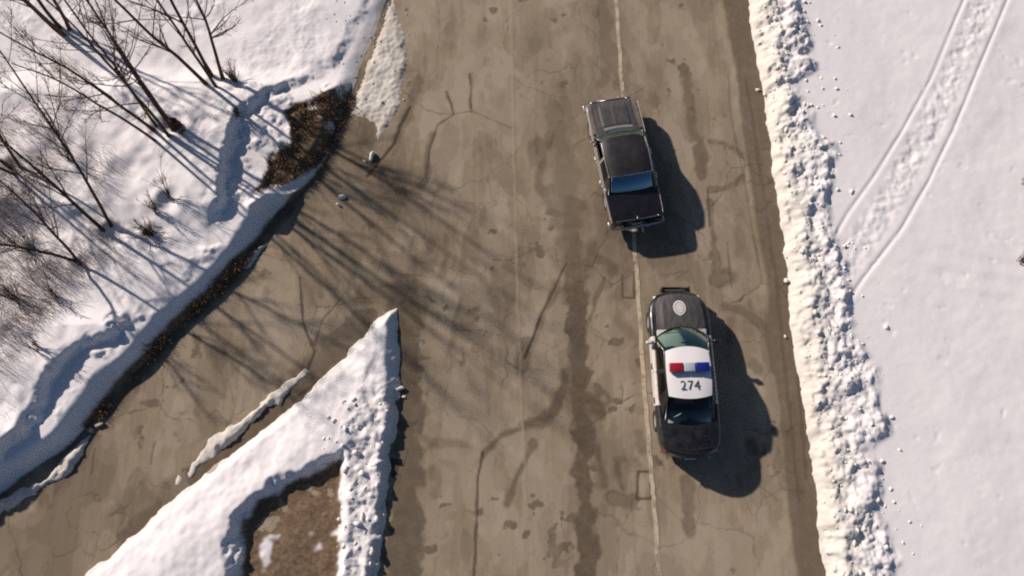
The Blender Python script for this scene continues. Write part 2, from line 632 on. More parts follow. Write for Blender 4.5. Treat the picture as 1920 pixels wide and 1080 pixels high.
    hi = -.12 + .12 * ss(-.04, .03, di) + (.20 + .12 * rt2) * ss(0, .40, di) + (.24 - .12 * rt2) * ss(.2, 1.6, di) + .10 * soft + .09 * lump + rt * (.05 * chunk + .28 * slab + .10 * fbm(x, y, .18, 3, 99)) + .03 * np.clip(.6 - c1, 0, 1)
    hi = hi * (1 - .0 * dh)
    hi = np.where(dh > -.5, hi * (1 - ss(-.38, .05, dh)) + (.02 + .10 * lump) * ss(-.38, .05, dh), hi)
    h = np.where(di > -.04, np.maximum(h, hi), h)
    dirt = np.where(di > -.05, np.maximum(dirt, np.clip(.7 * (1 - ss(.05, .35, di)) + rt * .5 * (lump + .35), 0, 1)), dirt)
    earth = np.where(di > 0, np.maximum(earth, ss(-.14, .0, dh) * ss(-.16, .0, .24 - np.abs(fbm(x, y, .8, 4, 98) + .05) * 1.2)), earth)
    # low berms
    for B, w, a in ((BERM, .27, .12), (BERM2, .24, .11), (BERM3, .15, .07)):
        db = dpoly(x + .7 * (wx - x) + .14 * fbm(x, y, .22, 3, 84), y + .7 * (wy - y) + .2 * fbm(x, y, .22, 3, 85), B)
        w2 = w * np.clip(1.05 + 2.6 * fbm(x, y, .9, 4, 16), .25, 2.2)
        tap = ss(.05, 1.3, np.hypot(x - B[0][0], y - B[0][1])) * ss(.05, 1.3, np.hypot(x - B[-1][0], y - B[-1][1]))
        w2 = w2 * (.35 + .65 * tap)
        hb = -.12 + (.125 + (a * tap * (.35 + 1.5 * vnoise(x / .6, y / .6, 91)) + .12 * lump + .20 * slab) * np.clip(1.25 - db / w2, 0, 1)) * (1 - ss(.75, 1.25, db / w2))
        h = np.maximum(h, hb)
        dirt = np.where(db < w2 * 1.4, np.maximum(dirt, .95), dirt)
        earth = np.where(db < w2 * 1.6, np.maximum(earth, .12 + .5 * ss(.7, 1.2, db / w2)), earth)
    # thin gritty snow at the top of the junction
    dd = np.minimum(dpoly(wx, wy, DIRTY, True), .12 - dp)
    hd = -.12 + .125 * ss(-.1, .1, dd) + .13 * ss(.0, .5, dd) * (fbm(x, y, .45, 4, 18) + .38) + .05 * np.clip(.6 - c2, 0, 1)
    hd = hd - .06 * (1 - ss(.05, .5, dd))
    h = np.where(dd > -.1, np.maximum(h, hd), h)
    dirt = np.where(dd > -.1, np.maximum(dirt, .95), dirt)
    earth = np.where(dd > -.1, np.maximum(earth, .30 * ss(-.25, .25, fbm(x, y, .5, 4, 19) + .25 * (1 - ss(.2, .9, dd)))), earth)
    if full:
        return h, dirt, earth
    return h


def tz(x, y):
    return float(terrain(np.array([x]), np.array([y]))[0])


def axis(lo, hi, step, far_lo, far_hi):
    mid = np.arange(lo, hi, step)
    out, s, p = [], step, hi
    while p < far_hi:
        out.append(p)
        s *= 1.35
        p += s
    out.append(far_hi)
    pre, s, p = [], step, lo
    while p > far_lo:
        s *= 1.35
        p -= s
        pre.append(max(p, far_lo))
    return np.array(pre[::-1] + list(mid) + out)


def make_ground():
    ax = axis(-19.6, 19.6, .046, -420, 420)
    ay = axis(-3.2, 20.0, .046, -260, 420)
    X, Y = np.meshgrid(ax, ay, indexing='ij')
    h, di, ea = terrain(X.ravel(), Y.ravel(), True)
    me = raw_mesh('snow_ground', np.stack([X.ravel(), Y.ravel(), h], 1), grid_faces(len(ax), len(ay)))
    attr(me, 'dirt', di)
    attr(me, 'earth', ea)
    o = link_mesh('snow_ground', me, M['snow'])
    tag(o, 'snow covered ground with ploughed banks on both sides of the road', kind='structure')
    return o


make_ground()

# ------------------------------------------------------------------ road surface
# (polyline in photo pixels, half width in pixels, strength, softness in pixels)
STAINS_AND_SHADE = [
    ([(365, 892), (430, 838), (500, 786), (582, 716)], 15, .85, 6),
    ([(1115, 60), (1105, 220), (1100, 330), (1118, 440)], 62, .26, 45),
    ([(1010, 60), (1015, 200), (1030, 330)], 26, .20, 30),
    ([(1240, 140), (1262, 300), (1300, 560), (1330, 900)], 30, .10, 50),
    ([(820, 620), (850, 760), (840, 940)], 22, .12, 40),
    ([(1360, 160), (1385, 420), (1402, 620)], 10, .22, 12),
    ([(1440, 640), (1448, 760), (1470, 900)], 10, .3, 12),
    ([(1058, 250), (1062, 330), (1072, 420), (1080, 490)], 30, .55, 26),
    ([(1075, 380), (1078, 460), (1078, 560)], 17, .75, 12),
    ([(1078, 540), (1080, 610), (1086, 700), (1092, 800), (1096, 940), (1100, 1090)], 16, .92, 5),
    ([(1100, 745), (1122, 765)], 19, .95, 8),
    ([(1064, 700), (1050, 752), (1030, 783), (985, 800)], 9, .85, 8),
    ([(985, 800), (940, 818), (905, 850)], 3.5, .7, 5),
    ([(1062, 495), (1040, 545), (1015, 600), (985, 668)], 5, .6, 6),
    ([(990, 640), (980, 690)], 8, .6, 8),
    ([(1000, 830), (985, 870), (968, 900), (950, 945)], 5, .7, 5),
    ([(1012, 262), (1018, 300), (1012, 330), (1022, 360)], 9, .6, 9),
    ([(1030, 398), (1052, 400)], 6, .7, 5),
    ([(1105, 480), (1140, 490), (1150, 510)], 9, .5, 9),
    ([(1130, 520), (1118, 560), (1100, 610)], 3, .6, 4),
    ([(1288, 140), (1292, 200), (1300, 260)], 9, .6, 7),
    ([(1312, 268), (1316, 325)], 11, .7, 5),
    ([(1330, 265), (1360, 270), (1392, 292)], 4.5, .55, 5),
    ([(1335, 357), (1360, 352), (1392, 335)], 5, .6, 5),
    ([(1330, 380), (1335, 430), (1348, 505), (1360, 520)], 5, .6, 5),
    ([(1345, 520), (1368, 522)], 14, .6, 10),
    ([(1360, 575), (1385, 580), (1420, 600), (1432, 625)], 7, .65, 8),
    ([(1370, 600), (1365, 640)], 8, .4, 9),
    ([(1410, 682), (1418, 690)], 10, .55, 8),
    ([(1405, 830), (1412, 842)], 9, .55, 8),
    ([(1285, 905), (1290, 945), (1294, 1000)], 10, .6, 6),
    ([(758, 560), (765, 700), (762, 800), (760, 940), (752, 1090)], 26, .85, 9),
    ([(690, 550), (740, 560), (790, 575)], 22, .6, 12),  # dark stain with tree shade painted into it
    ([(690, 600), (640, 655), (595, 700)], 24, .75, 6),
    ([(640, 625), (600, 660), (570, 700)], 16, .5, 8),
    ([(735, 870), (740, 890)], 8, .9, 5),
    ([(795, 820), (830, 832), (872, 835)], 6, .45, 7),
    ([(812, 880), (822, 905), (815, 925)], 9, .5, 9),
    ([(810, 250), (800, 290), (802, 335), (790, 350)], 5, .65, 6),
    ([(880, 140), (884, 200)], 2.5, .55, 3),
    ([(840, 180), (852, 212)], 2.5, .5, 3),
    ([(785, 150), (765, 215), (742, 260), (735, 290)], 9, .6, 8),
    ([(840, 430), (815, 470), (790, 500), (770, 540)], 16, .35, 16),
    ([(838, 480), (830, 520)], 5, .5, 5),
    ([(865, 560), (850, 610), (845, 670)], 5, .5, 6),
    ([(1120, 840), (1130, 905)], 5, .55, 6),
    ([(1155, 865), (1165, 915)], 4, .5, 5),
    ([(1145, 930), (1180, 938)], 12, .6, 8),
    ([(1198, 815), (1205, 845)], 7, .55, 7),
    ([(1150, 860), (1195, 862)], 4, .35, 5),
    ([(1195, 770), (1205, 772)], 6, .4, 6),
    ([(300, 650), (240, 740), (190, 800), (140, 870), (80, 940)], 12, .5, 12),
    ([(335, 905), (300, 945), (240, 1010)], 12, .5, 10),
    ([(640, 250), (690, 280), (730, 330)], 50, .35, 40),  # broad soft tree shade, painted as a dark patch
    ([(970, 150), (940, 190), (950, 240)], 14, .25, 14),
    ([(1160, 600), (1195, 640), (1196, 720), (1200, 800)], 8, .25, 9),
]
CRACKS = [
    ([(1168, 515), (1168, 558), (1189, 560), (1190, 510)], 1.6, .7),
    ([(1197, 885), (1195, 936), (1221, 936), (1221, 886), (1197, 885)], 1.6, .7),
    ([(905, 850), (897, 900), (895, 945), (890, 1080)], 2.0, .7),
    ([(562, 520), (568, 600), (590, 660), (575, 700)], 2.2, .75),
    ([(640, 560), (605, 600), (590, 650)], 1.4, .5),
    ([(740, 270), (715, 300), (690, 330)], 2.6, .8),
    ([(770, 200), (750, 240), (740, 270)], 3.0, .8),
    ([(180, 840), (172, 890)], 1.3, .5),
    ([(290, 830), (283, 870)], 1.3, .45),
    ([(838, 172), (852, 214), (820, 235), (806, 280), (800, 335)], 1.8, .6),
    ([(852, 214), (884, 208), (960, 240)], 1.3, .4),
    ([(880, 140), (885, 210)], 1.5, .55),
    ([(1012, 600), (985, 672)], 2.4, .8),
    ([(1062, 495), (1036, 550), (1012, 600)], 1.8, .6),
    ([(1365, 140), (1372, 220), (1395, 330), (1412, 430), (1428, 530)], 1.4, .35),
    ([(1328, 360), (1332, 425)], 1.4, .55),
    ([(1365, 455), (1372, 540)], 1.3, .45),
    ([(1440, 160), (1452, 300), (1476, 480), (1497, 680), (1512, 900)], 3.0, .35),
    ([(1400, 150), (1428, 330), (1455, 520), (1480, 760), (1500, 940)], 3.0, .30),
    ([(1385, 285), (1398, 300), (1396, 325), (1380, 345)], 1.2, .4),
    ([(945, 840), (900, 790), (860, 780)], 1.0, .3),
    ([(620, 700), (560, 742)], 1.6, .5),
    ([(100, 900), (60, 945)], 1.8, .5),
]
PALES = [([(1035, 325), (1032, 350)], 11, .6, 5), ([(1038, 370), (1036, 388)], 13, .6, 5), ([(1112, 510), (1108, 545)], 14, .35, 8),
         ([(1385, 180), (1400, 330)], 14, .25, 16), ([(1378, 545), (1385, 550)], 16, .35, 6), ([(850, 380), (900, 460)], 30, .18, 40),
         ([(1140, 640), (1150, 800)], 26, .22, 22), ([(970, 800), (1040, 900)], 30, .15, 30), ([(1420, 700), (1440, 800), (1455, 900)], 8, .3, 8)]


def make_road():
    ax = axis(-17.5, 10.6, .038, -60, 40)
    ay = axis(-2.8, 19.2, .038, -260, 320)
    X, Y = np.meshgrid(ax, ay, indexing='ij')
    x, y = X.ravel(), Y.ravel()
    wob = .22 * fbm(x, y, .6, 6, 21)
    wob2 = .22 * fbm(x, y, .6, 6, 22)
    rag = fbm(x, y, .35, 4, 23)
    K = 1 / 58.0

    def paint(items, out, jag=1.0):
        for it in items:
            P = unl(it[0])
            hw = it[1] * K
            sft = (it[3] if len(it) > 3 else 1.6) * K
            lo = P.min(0) - hw - sft - .4
            hi = P.max(0) + hw + sft + .4
            m = (x > lo[0]) & (x < hi[0]) & (y > lo[1]) & (y < hi[1])
            d = dpoly(x[m] + jag * wob[m], y[m] + jag * wob2[m], P)
            w = hw * (1 + 1.9 * rag[m])
            out[m] = np.maximum(out[m], it[2] * (1 - ss(w - sft * .5, w + sft, d)))
        return out
    st = paint(STAINS_AND_SHADE, np.zeros(len(x)))
    # brown shoulder strip beside the right-hand bank
    xb = np.interp(y, RIGHT_EDGE[::-1, 1], RIGHT_EDGE[::-1, 0])
    xs_px = unl([(1355, 0), (1378, 140), (1402, 300), (1422, 450), (1440, 560), (1432, 640), (1455, 740), (1468, 850), (1476, 940), (1495, 1080)])
    xs = np.interp(y, xs_px[::-1, 1], xs_px[::-1, 0])
    st = np.maximum(st, .72 * ss(-.06, .10, x + .9 * wob - xs))
    # darker foot of the left bank
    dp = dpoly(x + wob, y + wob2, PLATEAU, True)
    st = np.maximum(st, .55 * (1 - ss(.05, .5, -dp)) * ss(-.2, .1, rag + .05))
    dark_mark = np.zeros(len(x))
    dark_mark = paint([([(200, 770), (300, 662), (400, 560), (500, 438), (545, 380)], 9, .5, 9), ([(735, 868), (737, 888)], 7, .9, 4)], dark_mark)  # darkest strip along the bank foot, and a spot by the island
    ck = paint([(c[0], c[1], c[2], 1.5) for c in CRACKS], np.zeros(len(x)), .35)
    # old shrinkage cracks, patchy
    cx_, cy_ = x + 1.3 * fbm(x, y, 1.6, 5, 28), y + 1.3 * fbm(x, y, 1.6, 5, 29)
    for sc_, sd_, th_, st_ in ((3.1, 3, .016, .55), (1.3, 5, .018, .32)):
        e = cell_edge(cx_, cy_ * .75, sc_, sd_)
        msk = ss(.02, .12, fbm(x, y, 2.4, 4, 30 + sd_))
        ck = np.maximum(ck, st_ * (1 - ss(th_ * .4, th_ * 1.3, e * sc_)) * msk * (.55 + .9 * rag + .3))
    # fine crazing
    cr = np.abs(fbm(x, y, 2.4, 4, 25))
    ck = np.maximum(ck, .45 * (1 - ss(.0, .006, cr)) * ss(.02, .2, fbm(x, y, 2.5, 3, 26)))
    pale = paint(PALES, np.zeros(len(x)))
    # worn and scaled areas with definite edges, drawn out along the road
    w1 = fbm(x * 1.5 + 1.2 * wob, y * .62, 1.7, 6, 34)
    w2_ = fbm(x * 1.3, y * .8 + 1.2 * wob2, 1.1, 6, 35)
    st = np.maximum(st, np.clip(st + .30 * ss(.065, .10, w1) + .20 * ss(.09, .12, w2_), 0, .8) * (st < .6) + st * (st >= .6))
    st = np.maximum(st, .75 * ss(.205, .225, fbm(x, y, .42, 4, 36)) * ss(-.02, .06, fbm(x, y, 2.2, 3, 37)))
    pale = np.maximum(pale, .45 * ss(.07, .11, -w1) + .3 * ss(.08, .12, -w2_))
    # lighter wheel paths
    u = x + .0253 * y
    for uc in (1.5, 3.0, 4.6, 6.1):
        pale = np.maximum(pale, .22 * np.exp(-((u - uc) / .28) ** 2) * (.6 + rag))
    z = .012 * fbm(x, y, 2.5, 3, 27) - .006 * ck
    me = raw_mesh('road', np.stack([x, y, z], 1), grid_faces(len(ax), len(ay)))
    attr(me, 'stain_shade', st)
    attr(me, 'dark_mark', dark_mark)
    attr(me, 'crack', ck)
    attr(me, 'pale', pale)
    o = link_mesh('road', me, M['road'])
    tag(o, 'dusty tan asphalt road and side road with cracks, damp stains and some painted tree shade', kind='structure')
    return o


road = make_road()


def road_line(name, pts, half, cover):
    P = unl(pts)
    n = 240
    seg = np.linspace(0, 1, n)
    t = np.linspace(0, 1, len(P))
    cx, cy = np.interp(seg, t, P[:, 0]), np.interp(seg, t, P[:, 1])
    wob = .012 * np.sin(seg * 90) + .02 * fbm(cx, cy, .6, 3, 51)
    V = []
    for s in (-1, 1):
        V.append(np.stack([cx + s * half * (1 + .3 * fbm(cx + s, cy, .4, 3, 52)) + wob, cy, np.full(n, .0115)], 1))
    V = np.concatenate(V)
    i = np.arange(n - 1)
    me = raw_mesh(name, V, np.stack([i, i + 1, i + 1 + n, i + n], 1)[:, ::-1])
    attr(me, 'cover', np.full(len(V), cover))
    o = link_mesh(name, me, M['line'], road)
    return o


road_line('centre_line', [(1155, 0), (1165, 140), (1182, 360), (1196, 540), (1206, 700), (1214, 800), (1222, 900), (1226, 940), (1236, 1080)], .066, 1.0)
road_line('lane_line', [(958, 0), (961, 140), (964, 300), (968, 460), (973, 620), (980, 800), (986, 940)], .05, .38)

# ------------------------------------------------------------------ cars
def smooth_tab(L, keys, sig=.05):
    t = np.linspace(-.05, L + .05, 500)
    v = np.interp(t, [k[0] for k in keys], [k[1] for k in keys])
    dt = t[1] - t[0]
    k = np.exp(-.5 * (np.arange(-40, 41) * dt / sig) ** 2)
    k /= k.sum()
    vp = np.pad(v, 40, mode='edge')
    v = np.convolve(vp, k, mode='valid')
    return lambda q: np.interp(q, t, v)


class Car:
    """outer skin as a function of t (metres from the nose) and v (0 centre .. 1 shoulder .. 1.4 flank .. 2.4 sill)"""
    def __init__(s, L, width, ztop, zedge, bottom, sweep_f, sweep_r, wheels, wr, shoulder=.10, tumble=.07, crease=None, crown=2.2):
        s.L = L
        s.w = smooth_tab(L, width)
        s.zc = smooth_tab(L, ztop)
        s.ze = smooth_tab(L, zedge)
        s.bot = bottom
        s.sf, s.sr = sweep_f, sweep_r
        s.wheels, s.wr = wheels, wr
        s.sh, s.tum, s.crown = shoulder, tumble, crown
        s.crease = crease

    def S(s, t, v):
        t = np.asarray(t, float)
        v = np.asarray(v, float)
        sg = np.sign(v)
        a = np.abs(v)
        w = s.w(t)
        zc, ze = s.zc(t), s.ze(t)
        wt = w - s.sh
        top = np.clip(a, 0, 1)
        x = top * wt
        z = zc - (zc - ze) * top ** s.crown
        if s.crease is not None:
            z = z + s.crease(t, top)
        q = np.clip((a - 1) / .4, 0, 1) * math.pi / 2
        x = np.where(a > 1, wt + s.sh * np.sin(q), x)
        z = np.where(a > 1, ze - s.sh * .8 * (1 - np.cos(q)), z)
        bot = np.full(t.shape, s.bot)
        for wc in s.wheels:
            R = s.wr + .07
            d = np.abs(t - wc)
            bot = np.maximum(bot, np.where(d < R, s.wr + np.sqrt(np.clip(R * R - d * d, 0, None)), 0))
        u = np.clip(a - 1.4, 0, 1)
        z1 = ze - s.sh * .8
        x = np.where(a > 1.4, w + .025 * np.sin(u * math.pi) - s.tum * u ** 2, x)
        z = np.where(a > 1.4, z1 + (np.minimum(bot, z1 - .05) - z1) * u, z)
        wmax = .95
        y = s.L / 2 - t
        fx = (x / wmax) ** 2
        y = y - s.sf * fx * np.clip(1 - t / .9, 0, 1) + s.sr * fx * np.clip(1 - (s.L - t) / .9, 0, 1)
        return np.stack([x * np.where(sg == 0, 1, sg), y, z], -1)

    def panel(s, name, t0, t1, v0, v1, mt, parent, nt=24, nv=16, gap=.006, off=0.0, thick=.02):
        """one skin panel between two t curves and two v values with turned-in edges"""
        vv = np.linspace(v0, v1, nv)
        f0 = t0 if callable(t0) else (lambda v: np.full(np.shape(v), t0))
        f1 = t1 if callable(t1) else (lambda v: np.full(np.shape(v), t1))
        V2 = np.repeat(vv[None], nt, 0)
        ta, tb = f0(vv) + gap, f1(vv) - gap
        T = ta[None] + (tb - ta)[None] * np.linspace(0, 1, nt)[:, None]
        P = s.S(T, V2)
        return sheet(name, P, mt, parent, thick, off)


def sheet(name, P, mt, parent, thick=.02, off=0.0, smooth=True):
    """grid of points -> mesh with edges folded inward by thick"""
    nu, nv = P.shape[:2]
    du = np.gradient(P, axis=0)
    dv = np.gradient(P, axis=1)
    N = np.cross(du, dv)
    N /= np.maximum(np.linalg.norm(N, axis=-1, keepdims=True), 1e-9)
    ctr = np.array([0, P[..., 1].mean(), .45])
    if ((P - ctr) * N).sum() < 0:
        P = P[:, ::-1]
        N = -N[:, ::-1]
    P = P + N * off
    V = list(P.reshape(-1, 3))
    Fq = grid_faces(nu, nv).tolist()
    if thick:
        ring = [(i, 0) for i in range(nu)] + [(nu - 1, j) for j in range(1, nv)] + [(i, nv - 1) for i in range(nu - 2, -1, -1)] + [(0, j) for j in range(nv - 2, 0, -1)]
        b = len(V)
        for i, j in ring:
            V.append(P[i, j] - N[i, j] * thick)
        n = len(ring)
        for k in range(n):
            k2 = (k + 1) % n
            Fq.append([ring[k][0] * nv + ring[k][1], b + k, b + k2, ring[k2][0] * nv + ring[k2][1]])
    me = raw_mesh(name, np.array(V), np.array(Fq))
    o = link_mesh(name, me, mt, parent, smooth)
    bm = bmesh.new()
    bm.from_mesh(me)
    ed = [e for e in bm.edges if len(e.link_faces) == 2 and e.link_faces[0].normal.angle(e.link_faces[1].normal, 0) > math.radians(50)]
    bmesh.ops.split_edges(bm, edges=ed)
    bm.to_mesh(me)
    bm.free()
    return o


def arc(fx, ft, fz, L, n=15):
    """points across the car: a in -1..1"""
    a = np.linspace(-1, 1, n)
    return np.stack([fx(a), L / 2 - ft(a), fz(a)], -1)


def ruled(A, B, n=8, bulge=0.0, bdir=(0, 0, 1)):
    s = np.linspace(0, 1, n)[:, None, None]
    P = A[None] * (1 - s) + B[None] * s
    return P + np.sin(s * math.pi) * bulge * np.array(bdir)


def wheel(parent, L, t, x, r, w, rimmat):
    o = empty('wheel')
    o.parent = parent
    o.location = (x, L / 2 - t, r)
    prof = [(.62, .5), (.9, .5), (1, .36), (1, -.36), (.9, -.5), (.62, -.5)]
    n = 28
    V = [(p[1] * w, r * p[0] * math.cos(2 * math.pi * k / n), r * p[0] * math.sin(2 * math.pi * k / n)) for k in range(n) for p in prof]
    m = len(prof)
    Fq = [(k * m + j, k * m + (j + 1) % m, ((k + 1) % n) * m + (j + 1) % m, ((k + 1) % n) * m + j) for k in range(n) for j in range(m)]
    MB().add(V, Fq).build('tyre', M['rubber'], o)
    sg = 1 if x > 0 else -1
    rb = MB()
    prof = [(.63, .38), (.55, .42), (.5, .30), (.2, .34), (.0, .36)]
    V = [(sg * p[1] * w, r * p[0] * math.cos(2 * math.pi * k / n), r * p[0] * math.sin(2 * math.pi * k / n)) for k in range(n) for p in prof]
    m = len(prof)
    Fq = [(k * m + j, k * m + j + 1, ((k + 1) % n) * m + j + 1, ((k + 1) % n) * m + j) for k in range(n) for j in range(m - 1)]
    rb.add(V, Fq).build('rim', rimmat, o)
    return o


def pill(name, c, s, mt, parent, bev=.02):
    return MB().box(c, s).build(name, mt, parent, True, bev)


def interior(par, L, t0, t1, belt, hw, seats, front_t, rear_t, dashm, shelfm, shelf_t, bench=False, shelf_dz=-.02):
    MB().box((0, L / 2 - (t0 + t1) / 2, .32), (2 * hw, t1 - t0, .10)).build('floor_pan', M['trim'], par)
    d = MB().box((0, L / 2 - (t0 + .18), belt - .07), (2 * hw - .08, .56, .16)).build('dashboard', dashm, par, True, .03)
    sw = MB()
    cx, cy, cz = -hw * .48, L / 2 - t0 - .50, belt - .06
    pts = [(cx + .18 * math.cos(k * math.pi / 10), cy + .05 * math.sin(k * math.pi / 10), cz + .17 * math.sin(k * math.pi / 10)) for k in range(21)]
    sw.tube(pts, .016, 6, False)
    sw.tube([(cx, cy, cz), (cx, cy + .22, cz - .06)], .025, 6)
    sw.build('steering_wheel', M['trim'], par)
    for tt in (front_t, rear_t):
        for sx in ((0,) if bench or tt == rear_t else (-1, 1)):
            w = 2 * hw - .2 if sx == 0 else hw * .8
            st = MB()
            st.box((sx * hw * .48, L / 2 - tt + .25, .52), (w, .5, .18))
            st.box((sx * hw * .48, L / 2 - tt - .04, .78), (w, .15, .52), taper=.85)
            so = st.build('seat', M['seat'], par, True, .03)
            for hx in ((-1, 1) if sx == 0 else (0,)):
                pill('headrest', (sx * hw * .48 + hx * hw * .45, L / 2 - tt - .07, 1.10 if not bench else 1.0), (.24, .10, .15), M['seat'], so, .03)
    MB().box((0, L / 2 - (shelf_t[0] + shelf_t[1]) / 2, belt + shelf_dz), (2 * hw - .12 - .2 * (shelf_dz > 0), shelf_t[1] - shelf_t[0], .03)).build('parcel_shelf', shelfm, par)


def place(par, cx, cy, rz):
    par.location = (cx, cy, 0.004)
    par.rotation_euler = (0, 0, rz)


# ---- police car
def police_car():
    L = 5.16
    car = empty('police_car')
    tag(car, 'black and white police car, 274 on its white roof, red and blue light bar', 'police car')
    C = Car(L,
            [(0, .66), (.12, .79), (.3, .88), (.7, .925), (1.5, .935), (3.4, .935), (4.3, .92), (4.85, .88), (5.1, .80), (5.16, .76)],
            [(0, .68), (.06, .75), (.25, .84), (.7, .92), (1.25, .99), (1.6, 1.0), (3.9, 1.04), (4.3, 1.08), (4.75, 1.10), (5.08, 1.10), (5.16, 1.06), (5.22, 1.0)],
            [(0, .60), (.06, .67), (.25, .76), (.7, .83), (1.3, .90), (2.5, .94), (3.6, .98), (4.3, 1.01), (4.9, 1.02), (5.08, 1.01), (5.16, .97), (5.22, .9)],
            .26, .32, .30, (.93, 4.02), .345, shoulder=.11, tumble=.06,
            crease=lambda t, a: .018 * (np.exp(-((a - .62) / .09) ** 2) + .8 * ss(.62, .3, a) * .5) * np.clip((t - .2) * 3, 0, 1) * np.clip((1.3 - t) * 6, 0, 1))
    bp = M['policeblack']
    cowl = lambda v: 1.24 + .27 * np.clip(np.abs(v), 0, 1) ** 2
    rearln = lambda v: 4.22 - .24 * np.clip(np.abs(v), 0, 1) ** 2
    # dark inner shell that shows in the shut lines
    C.panel('inner_body', .02, 1.25, -2.36, 2.36, M['trim'], car, 30, 60, 0, -.012, 0)
    C.panel('inner_body', 4.1, L - .02, -2.36, 2.36, M['trim'], car, 24, 60, 0, -.012, 0)
    hood = C.panel('hood', .13, cowl, -.90, .90, M['greyblack'], car, 30, 41)
    for sg in (-1, 1):
        v = lambda a, b: (sg * a, sg * b)
        C.panel('fender', .13, lambda q: np.where(np.abs(q) < 1.05, cowl(q), 1.50), *v(.90, 2.4), bp, car, 40, 24)
        fd = C.panel('front_door', 1.50, 2.62, *v(1.0, 2.4), M['salted'], car, 24, 24)
        rd = C.panel('rear_door', 2.62, 3.62, *v(1.0, 2.4), M['salted'], car, 24, 24)
        C.panel('sill', 1.36, 3.64, *v(2.3, 2.42), M['trim'], car, 16, 6, 0, .008)
        C.panel('quarter_panel', lambda q: np.where(np.abs(q) < .99, rearln(q) - .02, 3.62), L - .10, *v(.84, 2.4), bp, car, 46, 26)
        xo = sg * .965
        for d, tt in ((fd, 2.42), (rd, 3.45)):
            pill('door_handle', (xo, L / 2 - tt, .80), (.03, .18, .035), M['trim'], d, .008)
        m = MB()
        m.box((sg * 1.02, L / 2 - 1.72, 1.02), (.22, .11, .15), taper=.85)
        mo = m.build('mirror', M['salted'] if sg < 0 else bp, car, True, .03)
        MB().box((sg * .93, L / 2 - 1.70, .97), (.10, .06, .05)).build('mirror_arm', M['trim'], mo)
        pill('headlight', (sg * .60, L / 2 - .24, .58), (.26, .16, .10), M['headlight'], car, .03)
        pill('tail_light', (sg * .66, L / 2 - 4.95, .88), (.26, .14, .13), M['taillight'], car, .03)
    C.panel('trunk_lid', rearln, L - .16, -.84, .84, bp, car, 20, 31)
    # nose and tail
    for nm, ta, tb, tc in (('front_bumper', .0, .13, .0), ('rear_bumper', L - .10, L, L)):
        C.panel(nm, ta, tb, -2.4, 2.4, bp, car, 6, 61, .0)
        sec = C.S(np.full(61, tc), np.linspace(-2.4, 2.4, 61))
        inner = sec.copy()
        inner[:, 0] *= .3
        inner[:, 2] = .5
        inner[:, 1] = (L / 2 - tc) + (.02 if tc == 0 else -.02)
        sheet('bumper_face', ruled(sec, inner, 4), bp, car, 0)
    MB().box((0, L / 2 + .015, .52), (.95, .03, .18)).build('grille', M['trim'], car, True, .01)
    pill('licence_plate', (0, -L / 2 - .03, .72), (.32, .02, .16), M['whitepaint'], car, .004)
    tv = np.linspace(-.6, .6, 16)
    tp = C.S(np.full(16, 4.95), tv)
    MB().tube([(p[0], p[1], p[2] + .002) for p in tp], .006, 6).build('trunk_trim', M['trimred'], car)
    # greenhouse
    ws_b = arc(lambda a: .79 * a, lambda a: 1.25 + .30 * a ** 2, lambda a: 1.0 - .03 * a ** 2, L)
    ws_t = arc(lambda a: .615 * a, lambda a: 1.95 + .13 * a ** 2, lambda a: 1.435 - .055 * a ** 2, L)
    sheet('windshield', ruled(ws_b, ws_t, 10, .035, (0, .7, .7)), M['glass'], car, 0)
    rw_t = arc(lambda a: .60 * a, lambda a: 3.50 - .10 * a ** 2, lambda a: 1.45 - .06 * a ** 2, L)
    rw_b = arc(lambda a: .68 * a, lambda a: 4.24 - .22 * a ** 2, lambda a: 1.085 - .03 * a ** 2, L)
    sheet('rear_window', ruled(rw_t, rw_b, 10, .03, (0, -.5, .85)), M['darkglass'], car, 0)
    rf_f = arc(lambda a: .645 * a, lambda a: 1.945 + .13 * a ** 2, lambda a: 1.437 - .05 * np.abs(a) ** 3, L, 25)
    rf_r = arc(lambda a: .64 * a, lambda a: 3.51 - .10 * a ** 2, lambda a: 1.452 - .055 * np.abs(a) ** 3, L, 25)
    P = ruled(rf_f, rf_r, 20, .045)
    P[..., 0] *= 1 + .05 * np.sin(np.linspace(0, 1, 20) * math.pi)[:, None]
    roof = sheet('roof', P, M['whitepaint'], car, .03)
    edgeL = {sg: (P[:, 0] if P[0, 0, 0] * sg > 0 else P[:, -1]) for sg in (-1, 1)}
    MB().tube([(p[0], p[1], p[2] + .006) for p in ws_b], .016, 6).build('wiper_cowl', M['trim'], car)
    for k, x0 in enumerate((-.55, .1)):
        MB().tube([(x0, L / 2 - 1.38, 1.035), (x0 + .25, L / 2 - 1.34, 1.045), (x0 + .5, L / 2 - 1.37, 1.04)], .009, 5).build('wiper', M['trim'], car)
    for sg in (-1, 1):
        E_ = edgeL[sg]
        rail = [(p[0] + sg * .018, p[1], p[2] - .012) for p in E_]
        a0 = (sg * .80, L / 2 - 1.57, .97)
        c1 = (sg * .70, L / 2 - 4.05, 1.03)
        pts = [a0] + rail + [c1]
        MB().tube(pts, [.03] + [.026] * len(rail) + [.035], 8).build('roof_rail', bp, car)
        # chrome gleam strip on the gutter
        def sx(t, f):   # side glass point, f 0 belt 1 roof
            tb = np.clip(t, 1.55, 4.0)
            xb = .865 - .05 * np.clip((1.9 - tb) / .4, 0, 1) - .09 * np.clip((tb - 3.4) / .6, 0, 1)
            E = np.array(rail)
            order = np.argsort(-E[:, 1])
            ti = L / 2 - E[order, 1]
            xr = np.interp(t, ti, np.abs(E[order, 0]))
            zr = np.interp(t, ti, E[order, 2])
            return np.array([sg * (xb * (1 - f) + xr * f), L / 2 - t, .965 * (1 - f) + (zr - .01) * f])
